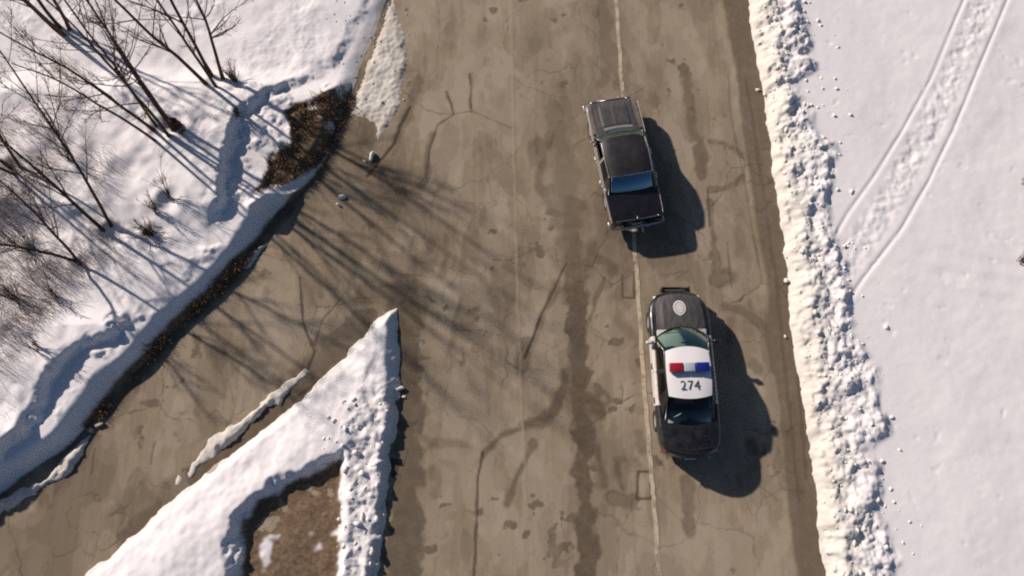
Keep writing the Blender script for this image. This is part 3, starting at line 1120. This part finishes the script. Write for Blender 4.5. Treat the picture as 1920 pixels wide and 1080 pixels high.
        def side(nm, b0, b1, t0, t1, mt, off=0):
            G = np.array([[sx(np.array(b0 + (b1 - b0) * u) * (1 - f) + (t0 + (t1 - t0) * u) * f, f) for f in np.linspace(0, 1, 6)] for u in np.linspace(0, 1, 8)])
            G += np.sin(np.linspace(0, 1, 6) * math.pi)[None, :, None] * np.array([sg * .02, 0, 0])
            return sheet(nm, G, mt, car, .008, off)
        side('side_window', 1.68, 2.58, 2.12, 2.60, M['sideglass'])
        side('side_window', 2.68, 3.44, 2.70, 3.22, M['sideglass'])
        side('door_pillar', 2.57, 2.69, 2.59, 2.71, M['trim'], .004)
        side('rear_pillar', 3.42, 4.08, 3.20, 3.50, bp, .004)
        wheel(car, L, .93, sg * .80, .345, .22, M['dullchrome'])
        wheel(car, L, 4.02, sg * .80, .345, .22, M['dullchrome'])
    pill('rearview_mirror', (0, L / 2 - 1.80, 1.28), (.24, .04, .07), M['trim'], car, .015)
    interior(car, L, 1.42, 4.2, .97, .80, 2, 2.62, 3.62, M['dash'], M['shelf'], (3.80, 4.16), False, .06)
    pill('brake_lamp', (.02, L / 2 - 4.11, 1.075), (.22, .07, .05), M['trim'], car, .01)
    # light bar
    lb = empty('light_bar')
    lb.parent = car
    lb.location = (0, L / 2 - 2.60, 1.49)
    MB().box((0, 0, .02), (1.16, .24, .035)).build('bar_base', M['trim'], lb, True, .008)
    for nm, xc, w, mt in (('red_lens', -.385, .42, M['red']), ('clear_lens', 0, .34, M['clear']), ('blue_lens', .385, .42, M['blue'])):
        MB().box((xc, 0, .098), (w, .275, .12), taper=.96).build(nm, mt, lb, True, .02)
    for sg in (-1, 1):
        MB().box((sg * .52, 0, -.015), (.06, .16, .05)).build('bar_foot', M['trim'], lb, True, .008)
    # push bar
    pb = empty('push_bar')
    pb.parent = car
    y0 = L / 2 + .10
    for z in (.50, .60):
        MB().tube([(-.41, y0, z), (.41, y0, z)], .030, 8).build('cross_tube', M['trim'], pb)
    for sg in (-1, 1):
        MB().box((sg * .42, y0 - .01, .52), (.045, .09, .30)).build('upright', M['trim'], pb, True, .01)
        MB().box((sg * .36, y0 - .12, .45), (.05, .26, .07)).build('bracket', M['trim'], pb)
    # roof number
    cu = bpy.data.curves.new('roof_number', 'FONT')
    cu.body = '274'
    cu.size = .385
    cu.align_x = 'CENTER'
    cu.align_y = 'CENTER'
    cu.space_character = 1.05
    cu.extrude = .002
    cu.offset = -.002
    tmp = bpy.data.objects.new('tmp_text', cu)
    COL.objects.link(tmp)
    dg = bpy.context.evaluated_depsgraph_get()
    me = bpy.data.meshes.new_from_object(tmp.evaluated_get(dg))
    bpy.data.objects.remove(tmp)
    me.name = 'roof_number'
    me.materials.clear()
    bm = bmesh.new()
    bm.from_mesh(me)
    bmesh.ops.subdivide_edges(bm, edges=[e for e in bm.edges if e.calc_length() > .1], cuts=2)
    for v in bm.verts:
        a = abs(v.co.x / .645)
        v.co.z += 1.497 - .05 * a ** 3
    bm.to_mesh(me)
    bm.free()
    num = link_mesh('roof_number', me, M['number'], car, False)
    num.location = (.0, L / 2 - 3.13, 0)
    # hood emblem: pale oval seal with a ring, rays and a notch
    def on_hood(x, t, dz):
        a = x / (float(C.w(t)) - .11)
        p = C.S(np.array([t]), np.array([a]))[0]
        return (x, L / 2 - t, p[2] + dz)
    cxe, cte = .0, .62
    def oval(rx, ry, dz, n=36):
        return [on_hood(cxe + rx * math.cos(k * 2 * math.pi / n), cte + ry * math.sin(k * 2 * math.pi / n) + (.02 if abs(k - n / 4) < 1.5 else 0), dz) for k in range(n)]
    eo = MB()
    o1, o2 = oval(.195, .24, .006), oval(.1, .13, .0065)
    cc = on_hood(cxe, cte, .007)
    n = 36
    eo.add(o1 + o2 + [cc], [(k, k + n, (k + 1) % n + n, (k + 1) % n) for k in range(n)] + [(k + n, 2 * n, (k + 1) % n + n) for k in range(n)])
    em = eo.build('hood_emblem', M['emblem'], car)
    rg = MB()
    a1, a2 = oval(.150, .187, .010), oval(.128, .162, .010)
    rg.add(a1 + a2, [(k, k + n, (k + 1) % n + n, (k + 1) % n) for k in range(n)])
    for k in range(8):
        th = k * math.pi / 4 + .2
        p = [(.105, -.10), (.105, .10), (.03, 0)]
        rg.add([on_hood(cxe + r * math.cos(th + dth), cte + 1.2 * r * math.sin(th + dth), .0105) for r, dth in p], [(0, 1, 2)])
    rg.build('emblem_print', M['emblemgrey'], em)
    MB().tube([(.35, L / 2 - 4.55, 1.09), (.35, L / 2 - 4.62, 1.65)], .006, 5).build('antenna', M['trim'], car)
    return car


pc = police_car()
place(pc, 5.22, 3.97, .022)


# ---- old black sedan
def old_sedan():
    L = 4.42
    car = empty('sedan')
    tag(car, 'old black sedan with chrome bumpers, driving ahead of the police car', 'car')
    C = Car(L,
            [(0, .82), (.10, .86), (.5, .875), (1.5, .885), (3.0, .885), (4.2, .86), (4.36, .84), (4.42, .82)],
            [(0, .74), (.06, .80), (.3, .85), (.9, .90), (1.2, .93), (2.0, .95), (3.3, .95), (3.6, .93), (4.2, .89), (4.40, .87), (4.46, .84)],
            [(0, .76), (.06, .82), (.3, .86), (.9, .88), (1.2, .89), (2.0, .90), (3.3, .91), (4.2, .88), (4.40, .86), (4.46, .84)],
            .28, .04, .04, (.80, 3.42), .33, shoulder=.055, tumble=.08, crown=3.5,
            crease=lambda t, a: (.026 * ss(.62, .50, a) - .012 * np.exp(-((a - .80) / .06) ** 2)) * np.clip((t - .08) * 4, 0, 1) * np.clip((1.15 - t) * 6, 0, 1)
            + .012 * np.exp(-(a / .05) ** 2) * np.clip((t - .08) * 4, 0, 1) * np.clip((1.15 - t) * 6, 0, 1))
    bp = M['blackpaint']
    cowl = lambda v: 1.02 + .10 * np.clip(np.abs(v), 0, 1) ** 2
    rearln = lambda v: 3.44 - .05 * np.clip(np.abs(v), 0, 1) ** 2
    C.panel('inner_body', .02, 1.0, -2.36, 2.36, M['trim'], car, 26, 60, 0, -.012, 0)
    C.panel('inner_body', 3.4, L - .02, -2.36, 2.36, M['trim'], car, 24, 60, 0, -.012, 0)
    C.panel('hood', .06, cowl, -.86, .86, M['greyblack'], car, 26, 51)
    cw = C.panel('cowl', cowl, lambda v: 1.26 + .12 * np.clip(np.abs(v), 0, 1) ** 2, -.92, .92, M['greyblack'], car, 5, 31)
    C.panel('cowl_vent', lambda v: cowl(v) + .05, lambda v: cowl(v) + .13, -.55, .62, M['dullchrome'], cw, 4, 21, .004, .006, .006)
    C.panel('trunk_lid', rearln, L - .08, -.88, .88, bp, car, 22, 31)
    for sg in (-1, 1):
        v = lambda a, b: (sg * a, sg * b)
        C.panel('fender', .02, lambda q: np.where(np.abs(q) < 1.03, 1.24 + .0 * q, 1.28), *v(.86, 2.4), M['saltpaint'], car, 40, 24)
        fd = C.panel('front_door', 1.28, 2.28, *v(.97, 2.4), M['saltpaint'], car, 24, 24)
        rd = C.panel('rear_door', 2.28, 3.12, *v(.97, 2.4), M['saltpaint'], car, 24, 24)
        C.panel('sill', 1.2, 3.0, *v(2.3, 2.42), M['dullchrome'], car, 16, 6, 0, .008)
        C.panel('quarter_panel', 3.12, L - .02, *v(1.15, 2.4), M['saltpaint'], car, 40, 24)
        C.panel('deck_edge', rearln, L - .02, *v(.88, 1.15), bp, car, 24, 6)
        # chrome strip along the shoulder
        tt = np.linspace(.1, 4.3, 40)
        Pp = C.S(tt, np.full(40, sg * 1.32))
        MB().tube([(p[0] + sg * .006, p[1], p[2] + .004) for p in Pp], .011, 6).build('side_trim', M['dullchrome'], car)
        for d, t0 in ((fd, 2.10), (rd, 2.95)):
            h = MB()
            h.tube([(sg * .90, L / 2 - t0 + .10, .80), (sg * .935, L / 2 - t0 + .07, .81), (sg * .935, L / 2 - t0 - .07, .81), (sg * .90, L / 2 - t0 - .10, .80)], .016, 6)
            h.build('door_handle', M['chrome'], d)
        MB().tube([(sg * .60, L / 2 - .03, .64), (sg * .60, L / 2 + .01, .64)], [.11, .09], 18).build('headlight', M['headlight'], car)
        MB().tube([(sg * .60, L / 2 - .04, .64), (sg * .60, L / 2 + .0, .64)], .12, 18, False).build('headlight_ring', M['chrome'], car)
        MB().box((sg * .70, -L / 2 - .005, .70), (.24, .04, .11)).build('tail_light', M['taillight'], car, True, .015)
        wheel(car, L, .80, sg * .74, .33, .18, M['dullchrome'])
        wheel(car, L, 3.42, sg * .74, .33, .18, M['dullchrome'])
    # nose, grille and chrome bumpers
    for nm, tc in (('front_panel', 0.0), ('rear_panel', L)):
        sec = C.S(np.full(61, tc + (.02 if tc == 0 else -.02)), np.linspace(-2.4, 2.4, 61))
        inner = sec.copy()
        inner[:, 0] *= .3
        inner[:, 2] = .55
        sheet(nm, ruled(sec, inner, 4), bp, car, 0)
    gr = empty('grille')
    gr.parent = car
    for k in range(6):
        MB().box((0, L / 2 + .01, .56 + k * .035), (.86, .03, .014)).build('grille_bar', M['chrome'], gr)

    def bumper(nm, ysgn):
        y0 = ysgn * (L / 2 + .09)
        xs = np.linspace(-.90, .90, 25)
        prof = [(-.02, -.055), (.035, -.05), (.05, 0), (.035, .05), (-.02, .055), (-.03, 0)]
        G = np.array([[(x, y0 - ysgn * .05 * (abs(x) / .9) ** 4 + ysgn * p[0] - ysgn * .10 * max(0, (abs(x) - .84) / .06), .50 + p[1]) for p in prof + prof[:1]] for x in xs])
        o = sheet(nm, G, M['chrome'], car, 0)
        for sg in (-1, 1):
            MB().box((sg * .885, y0 - ysgn * .17, .50), (.05, .24, .105)).build('bumper_wrap', M['chrome'], o, True, .02)
            MB().box((sg * .34, y0 + ysgn * .045, .51), (.05, .05, .16)).build('overrider', M['chrome'], o, True, .015)
            MB().box((sg * .40, y0 - ysgn * .10, .48), (.06, .20, .06)).build('bumper_iron', M['trim'], o)
    bumper('front_bumper', 1)
    bumper('rear_bumper', -1)
    pill('licence_plate', (0, -L / 2 - .02, .62), (.34, .02, .15), M['dullchrome'], car, .004)
    tl = [(p[0], p[1], p[2] + .006) for p in C.S(np.full(14, 4.375), np.linspace(-.9, .9, 14))]
    MB().tube(tl, .014, 6).build('trunk_trim', M['chrome'], car)
    MB().tube([(0, L / 2 - 4.28, .885), (0, L / 2 - 4.34, .87)], [.028, .02], 8).build('trunk_lock', M['chrome'], car)
    # greenhouse
    ws_b = arc(lambda a: .78 * a, lambda a: 1.22 + .16 * a ** 2, lambda a: .95 - .02 * a ** 2, L)
    ws_t = arc(lambda a: .66 * a, lambda a: 1.64 + .09 * a ** 2, lambda a: 1.345 - .04 * a ** 2, L)
    sheet('windshield', ruled(ws_b, ws_t, 8, .02, (0, .8, .6)), M['glass'], car, 0)
    rw_t = arc(lambda a: .63 * a, lambda a: 3.03 - .03 * a ** 2, lambda a: 1.355 - .03 * a ** 2, L)
    rw_b = arc(lambda a: .67 * a, lambda a: 3.42 - .05 * a ** 2, lambda a: .985 - .02 * a ** 2, L)
    rw = ruled(rw_t, rw_b, 8, .02, (0, -.7, .7))
    sheet('rear_window', rw, M['blueglass'], car, 0)
    fr = [tuple(p) for p in rw_t] + [tuple(p) for p in rw_b[::-1]] + [tuple(rw_t[0])]
    MB().tube(fr, .017, 6, False).build('rear_window_trim', M['chrome'], car)
    fr = [tuple(p) for p in ws_t] + [tuple(p) for p in ws_b[::-1]] + [tuple(ws_t[0])]
    MB().tube(fr, .018, 6, False).build('windshield_trim', M['chrome'], car)
    rf_f = arc(lambda a: .69 * a, lambda a: 1.63 + .09 * a ** 2, lambda a: 1.355 - .06 * np.abs(a) ** 4, L, 25)
    rf_r = arc(lambda a: .67 * a, lambda a: 3.04 - .03 * a ** 2, lambda a: 1.365 - .06 * np.abs(a) ** 4, L, 25)
    P = ruled(rf_f, rf_r, 18, .055)
    P[..., 0] *= 1 + .03 * np.sin(np.linspace(0, 1, 18) * math.pi)[:, None]
    sheet('roof', P, M['roofblack'], car, .03)
    for sg in (-1, 1):
        E_ = P[:, 0] if P[0, 0, 0] * sg > 0 else P[:, -1]
        rail = [(p[0] + sg * .012, p[1], p[2] - .02) for p in E_]
        MB().tube([(sg * .80, L / 2 - 1.40, .92)] + rail + [(sg * .76, L / 2 - 3.42, .93)], .024, 8).build('roof_rail', M['blackpaint'], car)
        MB().tube([(p[0] + sg * .022, p[1], p[2] + .008) for p in rail], .010, 6).build('drip_rail', M['dullchrome'], car)
        E = np.array(rail)
        order = np.argsort(-E[:, 1])
        ti = L / 2 - E[order, 1]

        def sx(t, f):
            xr = np.interp(t, ti, np.abs(E[order, 0]))
            zr = np.interp(t, ti, E[order, 2])
            return np.array([sg * (.825 * (1 - f) + xr * f), L / 2 - t, .90 * (1 - f) + (zr - .005) * f])

        def side(nm, b0, b1, t0, t1, mt, off=0, th=.008):
            G = np.array([[sx((b0 + (b1 - b0) * u) * (1 - f) + (t0 + (t1 - t0) * u) * f, f) for f in np.linspace(0, 1, 5)] for u in np.linspace(0, 1, 6)])
            return sheet(nm, G, mt, car, th, off)
        if sg > 0:
            side('side_window', 1.46, 2.24, 1.78, 2.24, M['sideglass'])
        else:
            G = np.array([[sx((1.46 + .78 * u) * (1 - f) + (1.6 + .64 * u) * f, f) for f in np.linspace(0, .28, 3)] for u in np.linspace(0, 1, 6)])
            sheet('side_window', G, M['sideglass'], car, .008)
        side('side_window', 2.32, 2.98, 2.32, 2.86, M['sideglass'])
        side('door_pillar', 2.24, 2.32, 2.24, 2.32, M['dullchrome'], .004)
        side('rear_pillar', 2.97, 3.42, 2.85, 3.04, M['roofblack'], .004)
        # belt trim under the windows
        MB().tube([(sg * .838, L / 2 - t, .915) for t in np.linspace(1.36, 3.35, 12)], .012, 6).build('belt_trim', M['chrome'], car)
    interior(car, L, 1.36, 3.4, .92, .74, 2, 2.22, 3.02, M['trim'], M['seat'], (3.10, 3.40), True)
    mm = MB().box((-.93, L / 2 - 1.55, .98), (.13, .04, .09)).build('mirror', M['chrome'], car, True, .015)
    MB().tube([(-.86, L / 2 - 1.52, .90), (-.90, L / 2 - 1.54, .96)], .010, 6).build('mirror_arm', M['chrome'], mm)
    for x0 in (-.42, .05):
        MB().tube([(x0, L / 2 - 1.26, .965), (x0 + .38, L / 2 - 1.30, .99)], .008, 5).build('wiper', M['trim'], car)
    return car


bs = old_sedan()
place(bs, 3.665, 11.0, math.radians(9.6))

# ------------------------------------------------------------------ trees and shrubs
def wander(p, d, length, n, wob, rise, rnd):
    pts = [Vector(p)]
    d = Vector(d).normalized()
    for i in range(n):
        d = (d + Vector((rnd.uniform(-wob, wob), rnd.uniform(-wob, wob), rnd.uniform(-wob, wob) * .6 + rise))).normalized()
        pts.append(pts[-1] + d * (length / n))
    return pts


def branchlets(mb, pts, r0, depth, rnd, spread, count, ratio, sides):
    """side branches along a limb, recursively"""
    n = len(pts)
    for c in range(count):
        f = rnd.uniform(.25, .98)
        i = min(int(f * (n - 1)), n - 2)
        base = pts[i].lerp(pts[i + 1], f * (n - 1) - i)
        ax = (pts[i + 1] - pts[i]).normalized()
        side = Vector((rnd.gauss(0, 1), rnd.gauss(0, 1), rnd.gauss(0, .6)))
        side = (side - ax * side.dot(ax))
        if side.length < 1e-3:
            continue
        side.normalize()
        d = ax + side * rnd.uniform(.5, 1.1) * spread
        tot = sum((pts[k + 1] - pts[k]).length for k in range(n - 1))
        ln = tot * ratio * rnd.uniform(.6, 1.25) * (1.15 - .6 * f)
        rr = max(r0 * (1 - .75 * f) * .55, .0035)
        bp = wander(base, d, ln, 5, .16, .05, rnd)
        mb.tube(bp, [rr * (1 - .8 * k / 5) + .0015 for k in range(6)], sides, False)
        if depth > 0:
            branchlets(mb, bp, rr, depth - 1, rnd, spread, max(3, int(count * .62)), ratio * .95, 3)


def tree(px, py, label, stems, height, r0, seed, lean=(0, 0), spread=.22, ring=.25, count=9, depth=2, name='bare_tree', cat='tree', group='bare trees on the snowy bank', splay=None):
    rnd = random.Random(seed)
    b = un(px, py, .75)
    z = tz(b[0], b[1])
    b = un(px, py, z)
    root = empty(name, (b[0], b[1], z))
    tag(root, label, cat, group)
    crown = MB()
    for k in range(stems):
        th = 2 * math.pi * (k + rnd.random() * .6) / max(stems, 1)
        rr = ring * rnd.uniform(.4, 1)
        p0 = Vector((rr * math.cos(th), rr * math.sin(th), -.15))
        d = Vector((math.cos(th) * spread * rnd.uniform(.3, 1.2) + lean[0], math.sin(th) * spread * rnd.uniform(.3, 1.2) + lean[1], 1))
        if splay:
            d = Vector((*splay[k % len(splay)], 1))
        ln = height * rnd.uniform(.75, 1.05)
        pts = wander(p0, d, ln, 12, .055, .0, rnd)
        r = r0 * rnd.uniform(.7, 1.1)
        t = MB().tube(pts, [r * 1.5] + [r * (1 - .85 * q / 12) + .006 for q in range(1, 13)], 7, False)
        t.build('trunk', M['bark'], root)
        branchlets(crown, pts, r, depth, rnd, 1.0, count, .30, 4)
    crown.build('crown', M['twig'], root)
    return root


tree(306, 246, 'tall bare tree of many thin parallel stems beside a dark stump', 6, 8.2, .058, 3, (.02, .04), .22, .42, 13, 2)
tree(207, 436, 'bare double-stemmed tree leaning away to the far left corner', 2, 8.0, .062, 5, (-.05, .40), .12, .14, 17, 2, splay=[(-.02, .42), (-.16, .28)])
tree(152, 496, 'low bare tree with crooked stem below the leaning double-stemmed tree', 2, 6.0, .05, 8, (-.25, .0), .25, .10, 16, 2, splay=[(-.40, -.05), (.05, .22)])
tree(404, 152, 'dark bare tree at the upper snow edge, nearest the brown slope', 4, 8.6, .066, 12, (.0, .05), .22, .30, 14, 2)
tree(30, 320, 'brushy bare tree at the left margin of the snow', 3, 6.5, .05, 14, (-.05, .1), .30, .20, 15, 2)
tree(120, 60, 'bare tree standing behind the others in the far left corner', 4, 8.0, .06, 17, (0, 0), .2, .2, 10, 2)


def shrub(px, py, label, n, height, seed, lean=(0, .1), spread=.5, r=.010, group='leafless shrubs in the snow'):
    rnd = random.Random(seed)
    b = un(px, py, .75)
    z = tz(b[0], b[1])
    b = un(px, py, z)
    root = empty('shrub', (b[0], b[1], z))
    tag(root, label, 'shrub', group)
    st = MB()
    tw = MB()
    for k in range(n):
        th = rnd.uniform(0, 6.28)
        p0 = Vector((.12 * rnd.random() * math.cos(th), .12 * rnd.random() * math.sin(th), -.08))
        d = Vector((spread * rnd.gauss(0, .5) + lean[0], spread * rnd.gauss(0, .5) + lean[1], 1))
        pts = wander(p0, d, height * rnd.uniform(.5, 1.1), 6, .10, .0, rnd)
        st.tube(pts, [r * (1 - .75 * q / 6) + .002 for q in range(7)], 4, False)
        branchlets(tw, pts, r * .7, 1, rnd, .8, 5, .32, 3)
    st.build('stem', M['bark'], root)
    tag(tw.build('twigs', M['twig'], root), kind='stuff')
    return root


shrub(284, 442, 'dense dark shrub low on the snow, right of the leaning tree', 34, .9, 21, (0, .1), .55, .014)
shrub(320, 376, 'tall thin shrub with one long upright stem', 7, 1.9, 22, (.02, .28), .25, .014)
shrub(292, 398, 'small shrub between the dense dark shrub and the tall thin one', 12, 1.0, 23, (.0, .25), .4)
shrub(448, 216, 'small dark shrub alone by the blue snow hollow', 16, .55, 24, (0, .1), .5, .012)
shrub(440, 152, 'twiggy reddish shrub beside the dark tree at the snow edge', 26, .9, 25, (0, .1), .5, .012)
shrub(60, 470, 'wide brown shrub at the left margin', 24, 1.5, 26, (-.1, .15), .6)
shrub(30, 560, 'brown shrub under the wide one, lower left snow', 22, 1.1, 27, (-.1, .2), .6)
shrub(105, 560, 'thin straggly shrub on the lower left snow', 12, 1.1, 28, (0, .3), .4)
shrub(70, 655, 'lowest shrub on the lower left snow', 14, .9, 29, (0, .3), .5)
shrub(130, 300, 'shrub in the middle of the left snowfield', 10, 1.3, 30, (0, .2), .4)
shrub(345, 250, 'twiggy undergrowth right beside the dark stump', 14, .6, 31, (0, .1), .6)
shrub(1912, 490, 'dry brown shrub at the far right margin of the field', 16, .8, 32, (.2, .1), .5, .008, 'weeds at the edge of the right field')
shrub(1917, 345, 'small weed above the dry shrub at the right margin', 8, .5, 33, (.2, .1), .5, .006, 'weeds at the edge of the right field')

# stump by the many-stemmed tree
b = un(331, 236, .8)
zs = tz(b[0], b[1])
b = un(331, 236, zs)
sp = MB()
n = 14
rnd = random.Random(4)
prof = [(-.15, 1.35), (.0, 1.2), (.15, 1.0), (.32, .95), (.36, .80), (.36, .0)]
rad = [.17 * rnd.uniform(.85, 1.15) for k in range(n)]
V = [(rad[k] * q * math.cos(2 * math.pi * k / n), rad[k] * q * math.sin(2 * math.pi * k / n), z + (.03 * rnd.random() if q < .9 else 0)) for z, q in prof for k in range(n)]
sp.add(V, [(i * n + k, i * n + (k + 1) % n, (i + 1) * n + (k + 1) % n, (i + 1) * n + k) for i in range(len(prof) - 1) for k in range(n)])
so = sp.build('tree_stump', M['bark'])
so.location = (b[0], b[1], zs)
tag(so, 'short dark tree stump at the foot of the many-stemmed tree', 'stump')


# ------------------------------------------------------------------ dry grass and weeds
def blades(name, pts, lo, hi, wid, mt, label, cat, lean=.5, seed=1):
    rg = np.random.default_rng(seed)
    n = len(pts)
    h = rg.uniform(lo, hi, n)
    th = rg.uniform(0, 2 * np.pi, n)
    ln = rg.normal(0, lean, (n, 2)) * h[:, None]
    z = terrain(pts[:, 0], pts[:, 1])
    z = np.maximum(z, 0)
    base = np.stack([pts[:, 0], pts[:, 1], z - .02], 1)
    w = np.stack([np.cos(th), np.sin(th), np.zeros(n)], 1) * wid * rg.uniform(.6, 1.4, n)[:, None]
    mid = base + np.stack([ln[:, 0] * .4, ln[:, 1] * .4, h * .6], 1)
    tip = base + np.stack([ln[:, 0], ln[:, 1], h], 1)
    V = np.stack([base - w, base + w, mid + w * .7, mid - w * .7, tip], 1).reshape(-1, 3)
    i = np.arange(n) * 5
    tri = np.concatenate([np.stack([i, i + 1, i + 2], 1), np.stack([i, i + 2, i + 3], 1), np.stack([i + 3, i + 2, i + 4], 1)])
    o = link_mesh(name, raw_mesh(name, V, tri), mt, None, False)
    tag(o, label, cat, kind='stuff')
    return o


def scatter_poly(P, n, seed):
    rg = np.random.default_rng(seed)
    lo, hi = P.min(0), P.max(0)
    q = rg.uniform(lo, hi, (n * 6, 2))
    q = q[dpoly(q[:, 0], q[:, 1], P, True) > -.03]
    return q[:n]


g1 = scatter_poly(PATCH, 3000, 1)
keep = fbm(g1[:, 0], g1[:, 1], .6, 4, 71) > -.10
blades('dry_grass', g1[keep], .06, .22, .011, M['grass'], 'dark brown dry grass on the bare slope', 'grass', .6, 2)
g2 = scatter_poly(FOOTEARTH, 5000, 3)
keep = (fbm(g2[:, 0], g2[:, 1], .7, 4, 72) > .0) & (g2[:, 0] < -8.6)
blades('bank_grass', g2[keep], .06, .30, .009, M['grass'], 'reddish dry grass and brush along the foot of the snow bank', 'grass', .55, 4)
g3 = np.random.default_rng(5).uniform((-19, 2.0), (-12.0, 16), (60000, 2))
den = fbm(g3[:, 0], g3[:, 1], 1.6, 4, 73) + .05 - .035 * np.abs(g3[:, 1] - 7) + .05 * (-14.5 - g3[:, 0])
du3 = dpoly(g3[:, 0], g3[:, 1], UPPER, True)
g3 = g3[(den > np.random.default_rng(6).uniform(-.05, .5, len(g3))) & (du3 > .8)]
blades('dry_weeds', g3, .10, .55, .0045, M['weed'], 'thin dry weeds poking through the left snowfield', 'weeds', .45, 7)


# ------------------------------------------------------------------ clods of snow
def clod_mesh(seed, sub=2):
    bm = bmesh.new()
    bmesh.ops.create_icosphere(bm, subdivisions=sub, radius=1)
    rg = random.Random(seed)
    ph = [rg.uniform(0, 6) for _ in range(6)]
    planes = [(Vector((rg.gauss(0, 1), rg.gauss(0, 1), rg.gauss(0, 1))).normalized(), rg.uniform(.35, .8)) for _ in range(7)]
    for v in bm.verts:
        c = v.co
        k = 1 + .18 * math.sin(3 * c.x + ph[0]) + .16 * math.sin(3.7 * c.y + ph[1]) + .12 * math.sin(5 * c.z + ph[2]) + .08 * math.sin(7 * (c.x + c.y) + ph[3])
        v.co = c * k
        for pl, dd_ in planes:
            e = v.co.dot(pl) - dd_
            if e > 0:
                v.co -= pl * e
        v.co.z = max(v.co.z, -.45)
    me = bpy.data.meshes.new('snow_lump')
    bm.to_mesh(me)
    bm.free()
    return me


def lump(px, py, size, label, seed, mt='clod', sc=(1, 1, .75)):
    b = un(px, py, 0)
    z = max(tz(b[0], b[1]), .0)
    me = clod_mesh(seed)
    o = link_mesh('snow_lump', me, M[mt])
    o.location = (b[0], b[1], z + .36 * size * sc[2])
    o.scale = (size * sc[0], size * sc[1], size * sc[2])
    o.rotation_euler = (0, 0, seed)
    tag(o, label, 'snow lump', 'loose lumps of snow')
    return o


lump(635, 384, .10, 'small white snow lump on the junction, nearest the snow bank tip', 1, 'clod', (.7, 1.3, .9))
lump(644, 370, .12, 'snow lump just above the smallest one on the junction', 2, 'clod', (.8, 1.3, .9))
lump(698, 292, .13, 'largest white snow lump at the edge of the gritty snow', 3, 'clod', (.8, 1.5, .9))
lump(683, 302, .06, 'tiny white snow lump left of the large one by the gritty snow', 4, 'clod', (.7, 1.6, .9))
lump(751, 728, .15, 'white snow lump broken off the right side of the snow island', 5, 'clod', (.7, 1.5, .9))
lump(746, 746, .10, 'smaller snow lump touching the right side of the snow island', 6, 'clod')
lump(758, 745, .08, 'snow lump farthest out on the road beside the snow island', 7, 'clod')
lump(1419, 170, .09, 'white snow lump on the road edge at the top of the right bank', 8, 'clod')
lump(1474, 527, .11, 'white snow lump on the brown road edge right of the police car nose', 9, 'clod', (.8, 1.2, .9))
lump(1472, 632, .06, 'tiny snow lump on the brown road edge beside the police car', 10, 'clod', (.7, 1.4, .9))
lump(186, 796, .12, 'dirty snow lump at the foot of the left bank', 11, 'dirtyclod', (1, 1.3, .9))
lump(172, 806, .09, 'dirty snow lump at the upper end of the low dirt berm', 12, 'dirtyclod')


def clods(name, pts, lo, hi, mt, label, seed):
    rg = random.Random(seed)
    base = [clod_mesh(100 + k, 1) for k in range(5)]
    z = terrain(pts[:, 0], pts[:, 1])
    Vs, Fs, b = [], [], 0
    for (x, y), zz in zip(pts, z):
        me = base[rg.randrange(5)]
        co = np.empty(len(me.vertices) * 3, np.float32)
        me.vertices.foreach_get('co', co)
        co = co.reshape(-1, 3)
        s = lo + (hi - lo) * rg.random() ** 5
        a = rg.uniform(0, 6.28)
        R = np.array([[math.cos(a), -math.sin(a), 0], [math.sin(a), math.cos(a), 0], [0, 0, .8]])
        Vs.append((co @ R.T) * s * np.array([rg.uniform(.7, 1.2), rg.uniform(.8, 1.4), 1]) + np.array([x, y, max(zz, 0) + .02 * s]))
        f = np.array([p.vertices[:] for p in me.polygons])
        Fs.append(f + b)
        b += len(co)
    for me in base:
        bpy.data.meshes.remove(me)
    o = link_mesh(name, raw_mesh(name, np.concatenate(Vs), np.concatenate(Fs)), mt, None, False)
    tag(o, label, 'snow', kind='stuff')
    return o


rg = np.random.default_rng(9)
yy = rg.uniform(-3, 19, 1000)
xb = np.interp(yy, RIGHT_EDGE[::-1, 1], RIGHT_EDGE[::-1, 0])
dd = rg.beta(1.3, 2.2, 1000) * 3.0 + .02
clods('bank_clods', np.stack([xb + dd, yy], 1), .012, .12, M['clod'], 'broken snow clods along the right snow bank', 3)
q = np.stack([rg.uniform(-5.8, -3.5, 170), rg.uniform(-2, 3.2, 170)], 1)
q = q[dpoly(q[:, 0], q[:, 1], ISLAND, True) > .05]
q = q[dpoly(q[:, 0], q[:, 1], HOLLOW, True) < 0]
clods('island_clods', q, .02, .17, M['clod'], 'snow clods heaped on the right corner of the snow island', 4)
q = scatter_poly(DIRTY, 170, 8)
clods('gritty_clods', q, .015, .06, M['dirtyclod'], 'gritty snow crumbs at the top of the junction', 5)
